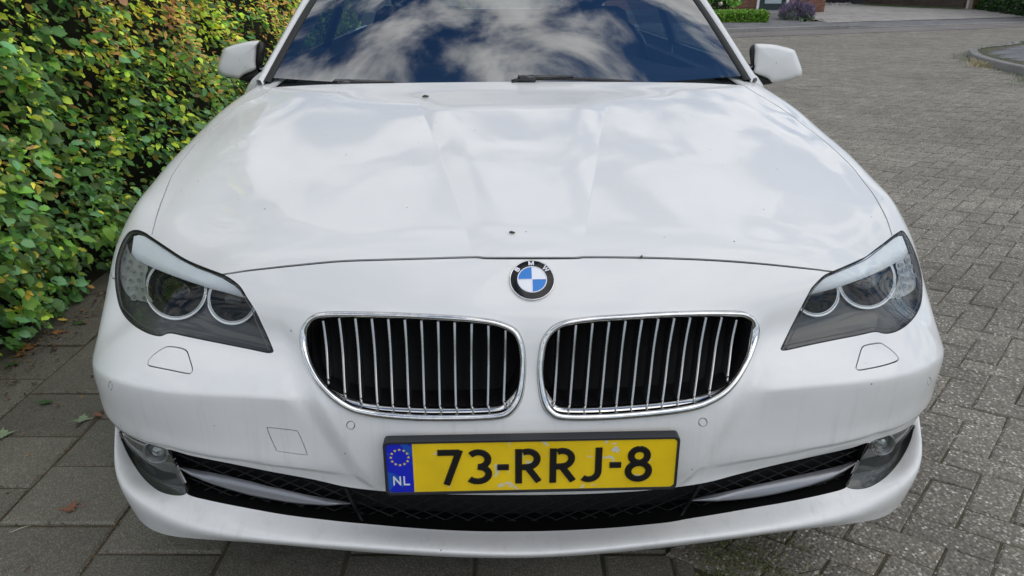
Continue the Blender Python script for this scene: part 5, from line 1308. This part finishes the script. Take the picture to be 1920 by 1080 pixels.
tufts('island_weeds', wd, .02, .07, GRASS, 'green weeds growing along the kerb of the paved island', 'weeds', spread=.05, nb=11)
stalks = [(gnd(1850 + pr.uniform(-20, 30), 123 + pr.uniform(-3, 4))) for _ in range(26)]
tufts('dry_weeds', stalks, .03, .12, leafmat('dry_weed', (.19, .15, .06), .2), 'brownish weeds on the street in front of the island kerb', 'weeds', spread=.08, nb=10)

# ---------------- far side of the street
kd = Vector((.92, .39, 0)).normalized(); kn = Vector((-.39, .92, 0)).normalized(); K0 = Vector((5.18, 18.84, 0))
def kp(a, b, z=0.0): p = K0 + kd * a + kn * b; return (p.x, p.y, z)
fw = empty('far_kerb', kp(0, 0)); tag(fw, 'low concrete kerb along the far side of the street', 'kerb')
for i in range(-6, 22):
    h = .10 if i < 4 else .035
    mb = MB(); c = K0 + kd * (i * 1.0 + .5) + kn * .07
    mb.box((c.x - fw.location.x, c.y - fw.location.y, h / 2), (.992, .14, h), 0, rz=math.atan2(kd.y, kd.x), bev=.015); mb.build('kerb_stone', KERB, fw, smooth=False)
# street gutter band and footway
mb = MB(); mb.add([kp(-8, -1.3, .004), kp(24, -1.3, .004), kp(24, 0, .004), kp(-8, 0, .004)], [(0, 1, 2, 3)]); o = mb.build('gutter', stone_mat('gutter_pavers', [(.24, .215, .195), (.27, .245, .222), (.21, .19, .172), (.3, .27, .25), (.36, .34, .32)], 60, [.34, .30, .18, .12, .06], isl=0), smooth=False); o['kind'] = 'structure'
foot = MB(); foot.add([kp(-8, .14, .03), kp(24, .14, -.002), kp(24, 2.6, -.002), kp(-8, 2.6, .03)], [(0, 1, 2, 3)]); fo2 = foot.build('far_footway', JOINT, smooth=False); fo2['kind'] = 'structure'
fl = MB()
for i in range(-24, 76):
    for j in range(8):
        c = K0 + kd * (i * .3 + .15) + kn * (.16 + j * .3 + .15); hh = .104 - .066 * max(0, min(1, (i * .3 - 1) / 4.0))
        fl.box((c.x, c.y, hh - .02), (.29, .29, .04), 0, rz=math.atan2(kd.y, kd.x), bev=.006)
o = fl.build('flagstone_field', FLAG, fo2, smooth=False); o['kind'] = 'stuff'
gard = sheet('front_garden', [kp(-9, 2.5)[:2], kp(4.4, 2.5)[:2], (10.9, 30), (-6, 30)], .02, SOIL)
walk = sheet('garden_walk', [gnd(1441, 47)[:2], gnd(1500, 45)[:2], gnd(1474, 31)[:2], gnd(1418, 31)[:2]], .06, FLAG)
drv = sheet('driveway', [gnd(1552, 46)[:2], gnd(1920, 35)[:2], (22, 27), (20, 40), (13, 42), gnd(1506, 14)[:2], gnd(1500, 33)[:2]], .05, DRIVE)
dp = MB()
for i in range(0, 60):
    for j in range(0, 50):
        x = 8.6 + i * .21 + (.105 if j % 2 else 0); y = 22.0 + j * .32
        u = project_w((x, y, .05))
        if y < 33 and x > 8.9 + .12 * (y - 22) and pip(np.array([[x, y]]), np.array([gnd(1556, 45)[:2], gnd(1920, 34)[:2], (20, 34), gnd(1508, 13)[:2], gnd(1503, 31)[:2]]))[0] and -50 < u[0] < 1990: dp.box((x, y, .04), (.203, .312, .04), 0, bev=.005)
if dp.v: o = dp.build('drive_paver_field', DRIVE, drv, smooth=False); o['kind'] = 'stuff'
# house: brick front, white framed door, lintel band; everything above is simply continued
BRICK = stone_mat('red_brick', [(.27, .125, .075), (.31, .15, .09), (.23, .10, .06), (.34, .17, .10), (.20, .09, .06)], 40, [.25] * 4 + [.0], isl=.30, bump=.15)
MORT = pmat('mortar', (.36, .32, .27), .9)
def brickmat(name, c1, c2, mort):
    m = pmat(name, c1, .85, spec=.3); t = m.node_tree; g = N(t, 'ShaderNodeNewGeometry'); s_ = N(t, 'ShaderNodeSeparateXYZ'); t.links.new(g.outputs['Position'], s_.inputs[0])
    ad = N(t, 'ShaderNodeMath', operation='ADD'); t.links.new(s_.outputs[0], ad.inputs[0]); t.links.new(s_.outputs[1], ad.inputs[1]); cx_ = N(t, 'ShaderNodeCombineXYZ'); t.links.new(ad.outputs[0], cx_.inputs[0]); t.links.new(s_.outputs[2], cx_.inputs[1])
    bt = N(t, 'ShaderNodeTexBrick', ins={'Color1': (*c1, 1), 'Color2': (*c2, 1), 'Mortar': (*mort, 1), 'Scale': 1.0, 'Mortar Size': .005, 'Brick Width': .22, 'Row Height': .0625}); t.links.new(cx_.outputs[0], bt.inputs['Vector'])
    t.links.new(bt.outputs['Color'], t.nodes['Principled BSDF'].inputs['Base Color']); return m
WALLR = brickmat('red_brick_wall', (.30, .14, .085), (.21, .095, .06), (.36, .32, .27)); WALLB = brickmat('brown_brick_wall', (.10, .07, .05), (.065, .048, .035), (.2, .18, .15))
house = empty('brick_house', (9.4, 29.2, 0)); tag(house, 'brick house with a dark green front door in a white frame across the street', 'house')
def hb(o, c, d, m, name, par, **kw):
    mb = MB(); mb.box((c[0] - o.location.x, c[1] - o.location.y, c[2]), d, 0, **kw); return mb.build(name, m, par, smooth=False)
DX0, DX1 = 9.17, 10.20
wl = hb(house, (5.55, 29.6, 2.6), (7.2, .8, 5.2), WALLR, 'wall', house)
hb(house, (10.94, 29.6, 2.6), (1.46, .8, 5.2), WALLR, 'wall', house); hb(house, (9.68, 29.6, 3.7), (1.06, .8, 3.0), WALLR, 'wall', house)
bf = MB()
for k in range(32):
    z = .035 + k * .0625
    for i in range(46):
        x = 5.6 + i * .22 - (.11 if k % 2 else 0)
        if (DX0 - .14 < x < DX1 + .14) or x > 11.6: continue
        bf.box((x - house.location.x, 29.2 - .004 - house.location.y, z), (.211, .03, .053))
o = bf.build('brick', BRICK, house, smooth=False); o['kind'] = 'stuff'
WFR = pmat('white_frame', (.72, .73, .72), .45); DGR = pmat('door_dark_green', (.010, .030, .030), .25, coat=.3)
for x in (DX0 - .03, DX1 + .03): hb(house, (x, 29.17, 1.15), (.09, .14, 2.2), WFR, 'door_frame', house)
dr = hb(house, ((DX0 + DX1) / 2, 29.22, 1.15), (DX1 - DX0 - .03, .05, 2.14), DGR, 'door', house)
hb(house, ((DX0 + DX1) / 2 + .03, 29.19, .62), (.62, .02, .52), pmat('door_panel_glass', (.40, .47, .50), .12, coat=.6), 'door_window', dr); hb(house, ((DX0 + DX1) / 2, 29.15, .12), (1.0, .12, .03), pmat('sill_grey', (.19, .20, .21), .6), 'threshold', dr)
hb(house, ((DX0 + DX1) / 2 + .03, 28.2, .06), (1.4, 1.9, .12), KERB, 'doorstep', house, bev=.02)
hb(house, (6.9, 29.1, .98), (3.2, .14, .07), KERB, 'window_sill', house); wf = hb(house, (6.9, 29.18, 1.7), (3.0, .06, 1.35), WFR, 'window', house); hb(house, (6.9, 29.16, 1.7), (2.8, .05, 1.2), SGLASS, 'pane', wf)
hb(house, (6.4, 27.6, .09), (5.2, .1, .18), KERB, 'bed_edging', house)
mb = MB(); mb.tube([(1.28, -.10, .02), (1.28, -.10, 5)], .045, 0, 10); mb.build('downpipe', pmat('zinc_grey', (.33, .34, .35), .45, .4), house)
mb = MB(); mb.add([(-7.8, -.5, 5.1), (2.4, -.5, 5.1), (2.4, 4, 8.2), (-7.8, 4, 8.2)], [(0, 1, 2, 3)]); mb.build('roof', pmat('roof_tile_brown', (.12, .07, .05), .8), house, smooth=False)
# set-back garage and neighbour's side wall
gar = empty('garage', (15.5, 38.4, 0)); tag(gar, 'dark garage recess set back at the end of the light driveway', 'garage')
hb(gar, (15.3, 38.6, 1.4), (4.4, .3, 2.8), pmat('garage_recess_dark', (.012, .012, .013), .6), 'garage_recess', gar)  # near-black panel: the shade of the garage recess put into its colour
hb(gar, (13.2, 38.5, 1.5), (.35, .5, 3.0), pmat('board_brown', (.27, .17, .09), .7), 'garage_post', gar)
GRAVEL = stone_mat('grey_rubble', [(.30, .29, .28), (.36, .35, .33), (.24, .235, .23), (.42, .41, .39), (.5, .49, .47)], 12, [.25] * 4 + [0], isl=.25, bump=.3)
mb = MB(); r = random.Random(4)
for _ in range(160):
    x, y, _z = gnd(r.uniform(1520, 1592), r.uniform(8.5, 12.5)); s_ = r.uniform(.05, .16); mb.lathe([(s_ * .01, s_), (s_ * .6, s_ * .8), (s_, s_ * .3), (s_ * .8, 0)], (x, y, 0), (0, 0, 1), 0, 6)
tag(mb.build('rubble', GRAVEL, smooth=False), 'row of pale rubble stones in front of the dark garage', 'rubble', kind='stuff')
BRB = stone_mat('brown_brick', [(.085, .060, .042), (.10, .07, .05), (.07, .05, .036), (.12, .085, .06), (.06, .045, .03)], 40, [.25] * 4 + [.0], isl=.25, bump=.15)
nb = empty('neighbour_wall', (17.3, 35.0, 0)); tag(nb, 'long brown brick side wall right of the driveway with a pale corner post', 'wall')
A0, A1 = Vector((16.9, 37.6, 0)), Vector((18.6, 32.05, 0)); dw = (A1 - A0); Lw = dw.length; dw.normalize(); rzw = math.atan2(dw.y, dw.x)
mid = (A0 + A1) / 2; mb = MB(); cwall = mid + Vector((-dw.y, dw.x, 0)) * .18; mb.box((cwall.x - nb.location.x, cwall.y - nb.location.y, 1.5), (Lw, .3, 3.0), 0, rz=rzw); mb.build('wall_core', WALLB, nb, smooth=False)
mb = MB()
for k in range(22):
    for i in range(int(Lw / .22)):
        p = A0 + dw * (i * .22 + (.11 if k % 2 else 0) + .1); mb.box((p.x - nb.location.x, p.y - nb.location.y, .035 + k * .0625), (.212, .06, .055), 0, rz=rzw)
o = mb.build('brick', BRB, nb, smooth=False); o['kind'] = 'stuff'
hb(nb, (18.66, 31.95, 1.4), (.16, .16, 2.8), pmat('pale_post', (.50, .44, .36), .7), 'corner_post', nb); hb(nb, (18.95, 32.2, 1.4), (.42, .2, 2.8), pmat('ochre_wall', (.30, .22, .10), .8), 'end_wall', nb)
grs = []
r = random.Random(8)
for _ in range(500):
    f = r.random(); p = A0 + dw * Lw * f; grs.append((p.x - .1 - abs(r.gauss(0, .25)), p.y - .1 - abs(r.gauss(0, .3)), .05))
tufts('wall_grass', grs, .03, .09, GRASS, 'thin strip of grass at the foot of the brown brick wall', 'grass', spread=.08, nb=7)
mb = MB(); pp = gnd(1641, 11); mb.tube([(0, 0, 0), (0, 0, 2.6)], .07, 0, 10); o = mb.build('downpipe', pmat('zinc_grey', (.33, .34, .35), .45, .4)); o.location = pp; tag(o, 'grey downpipe standing where the dark garage meets the brown wall', 'pipe')
# clipped box hedge, hydrangea, lavender, far hedge
def shrub(name, label, cat, loc, fn, n, size, mats, wts, core=None, seed=1):
    root = empty(name, loc); tag(root, label, cat); r = random.Random(seed); items = []
    for _ in range(n):
        p, nn = fn(r); tipv = (Vector(nn) + Vector((r.gauss(0, .6), r.gauss(0, .6), r.gauss(0, .6)))).normalized(); up = (Vector(nn) + Vector((r.gauss(0, .5), r.gauss(0, .5), .6))).normalized()
        xx = tipv.cross(up)
        if xx.length < 1e-3: continue
        xx.normalize(); up = xx.cross(tipv); sc = size * r.uniform(.7, 1.3)
        M = Matrix((xx, tipv, up)).transposed().to_4x4() @ Matrix.Diagonal((sc, sc, sc, 1)); M.translation = p
        items.append((M, 0, r.choices(range(len(mats)), wts)[0]))
    q = [(np.array([(0, 0, 0), (.3, .45, .05), (0, 1, 0), (-.3, .45, .05)]), [(0, 1, 2, 3)])]
    o = bulk_leaves('foliage', items, mats, root, None, q); o['kind'] = 'stuff'
    if core: 
        mb = MB(); core(mb); mb.build('inner_growth', INNER, root)
    return root
BXG = [leafmat('box_green', (.075, .15, .018)), leafmat('box_light', (.13, .21, .028)), leafmat('box_dark', (.025, .055, .010))]
b0, b1 = Vector(gnd(1290, 50)), Vector(gnd(1437, 47)); bd = (b1 - b0); Lb = bd.length; bd.normalize(); bnv = Vector((-bd.y, bd.x, 0))
def boxfn(r):
    f = r.random(); u = r.random()
    if u < .5: p = bd * Lb * f + bnv * r.uniform(-.04, .03) + Vector((0, 0, r.uniform(.02, .30))); nn = -bnv
    elif u < .88: p = bd * Lb * f + bnv * r.uniform(0, .55) + Vector((0, 0, .30 + r.uniform(-.03, .03))); nn = (0, 0, 1)
    else: p = bd * (Lb + r.uniform(-.03, .03)) + bnv * r.uniform(0, .55) + Vector((0, 0, r.uniform(.02, .30))); nn = bd
    return p, nn
def boxcore(mb): mb.box((bd.x * Lb / 2 + bnv.x * .28, bd.y * Lb / 2 + bnv.y * .28, .13), (Lb - .06, .48, .26), 0, rz=math.atan2(bd.y, bd.x))
shrub('box_hedge', 'low clipped bright green box hedge in front of the brick house', 'hedge', b0 + Vector((0, 0, .05)), boxfn, 9000, .055, BXG, (.5, .25, .25), boxcore, 2)
def blob(rx, ry, rz, zc):
    def f(r):
        a = r.uniform(0, 6.283); c = r.uniform(-.25, 1); s_ = math.sqrt(1 - min(1, c * c)); k = (1 + .12 * math.sin(3 * a + 2) + .10 * math.sin(5 * a + 4 * c)) * r.uniform(.82, 1.04)
        return (rx * s_ * math.cos(a) * k, ry * s_ * math.sin(a) * k, max(.03, zc + rz * c * k)), (s_ * math.cos(a), s_ * math.sin(a), max(.1, c))
    return f
HYG = [leafmat('hydrangea_leaf', (.07, .16, .025)), leafmat('hydrangea_leaf_light', (.13, .25, .05))]
hyd = shrub('hydrangea_bush', 'green hydrangea bush with cream white flower heads by the brick house', 'bush', Vector((7.15, 28.2, 0)), blob(.95, .7, .62, .45), 2600, .12, HYG, (.6, .4), lambda mb: mb.lathe([(.01, .95), (.5, .8), (.7, .4), (.6, 0)], (0, 0, 0), (0, 0, 1), 0, 14), 3)
CREAM = pmat('flower_cream', (.74, .72, .52), .7); r = random.Random(9)
for _ in range(34):
    a, c = r.uniform(3.2, 6.3), r.uniform(-.1, 1); s_ = math.sqrt(1 - c * c); p = Vector((.95 * s_ * math.cos(a), .70 * s_ * math.sin(a), .45 + .62 * c)); mb = MB(); q = r.uniform(.055, .095)
    for _k in range(26):
        d = Vector((r.gauss(0, 1), r.gauss(0, 1), r.gauss(0, 1))).normalized(); o1 = d.orthogonal().normalized() * q * .45; o2 = d.cross(o1); c_ = p + d * q; mb.add([c_ - o1, c_ + o2, c_ + o1, c_ - o2], [(0, 1, 2, 3)])
    mb.build('flower_head', CREAM, hyd, smooth=False)
LVG = [leafmat('lavender_leaf', (.10, .13, .085)), leafmat('lavender_leaf_dark', (.06, .085, .05))]; LVF = [leafmat('lavender_flower', (.080, .062, .098)), leafmat('lavender_flower_light', (.115, .092, .132))]
lp = Vector(gnd(1501, 42)) + Vector((0, .45, 0))
lav = shrub('lavender_bush', 'rounded lavender bush in purple flower at the corner of the driveway', 'bush', lp, blob(.42, .62, .30, .14), 3600, .075, LVG, (.6, .4), lambda mb: mb.lathe([(.01, .32), (.25, .26), (.33, .12), (.33, 0)], (0, 0, 0), (0, 0, 1), 0, 14), 5)
mb = MB(); r = random.Random(6); fnb = blob(.45, .66, .36, .14)
for _ in range(1500):
    p, nn = fnb(r)
    if p[2] < .15 and r.random() < .8: continue
    p = Vector(p); d = (Vector(nn) + Vector((r.gauss(0, .3), r.gauss(0, .3), .7))).normalized(); o1 = d.orthogonal().normalized() * .014; o2 = d.cross(o1); mb.add([p, p + d * .04 + o1, p + d * .12, p + d * .04 - o1, p + d * .04 + o2, p + d * .04 - o2], [(0, 1, 2, 3), (0, 4, 2, 5)], r.randrange(2))
mb.build('lavender_spikes', LVF, lav, smooth=False)['kind'] = 'stuff'
h0, h1 = Vector(gnd(1826, 20)), Vector(gnd(1990, 45)); hd_ = (h1 - h0); Lh = hd_.length; hd_.normalize(); hn = Vector((-hd_.y, hd_.x, 0))
DKG = [leafmat('yew_dark', (.010, .024, .007)), leafmat('yew_green', (.018, .042, .010)), leafmat('yew_light', (.026, .06, .012))]
def yew(r):
    f = r.random(); return hd_ * Lh * f - hn * (r.uniform(-.10, .12) + .08 * math.sin(f * 40)) * -1 + Vector((0, 0, r.uniform(.02, 2.4))), hn * (-1 if hn.y > 0 else 1)
shrub('far_hedge', 'dark green clipped hedge in the far top right corner beyond the drive', 'hedge', h0, yew, 9000, .11, DKG, (.55, .3, .15), lambda mb: mb.box((hd_.x * Lh / 2 + .5, hd_.y * Lh / 2 + .25, 1.15), (Lh, .5, 2.3), 0, rz=math.atan2(hd_.y, hd_.x)), 7)
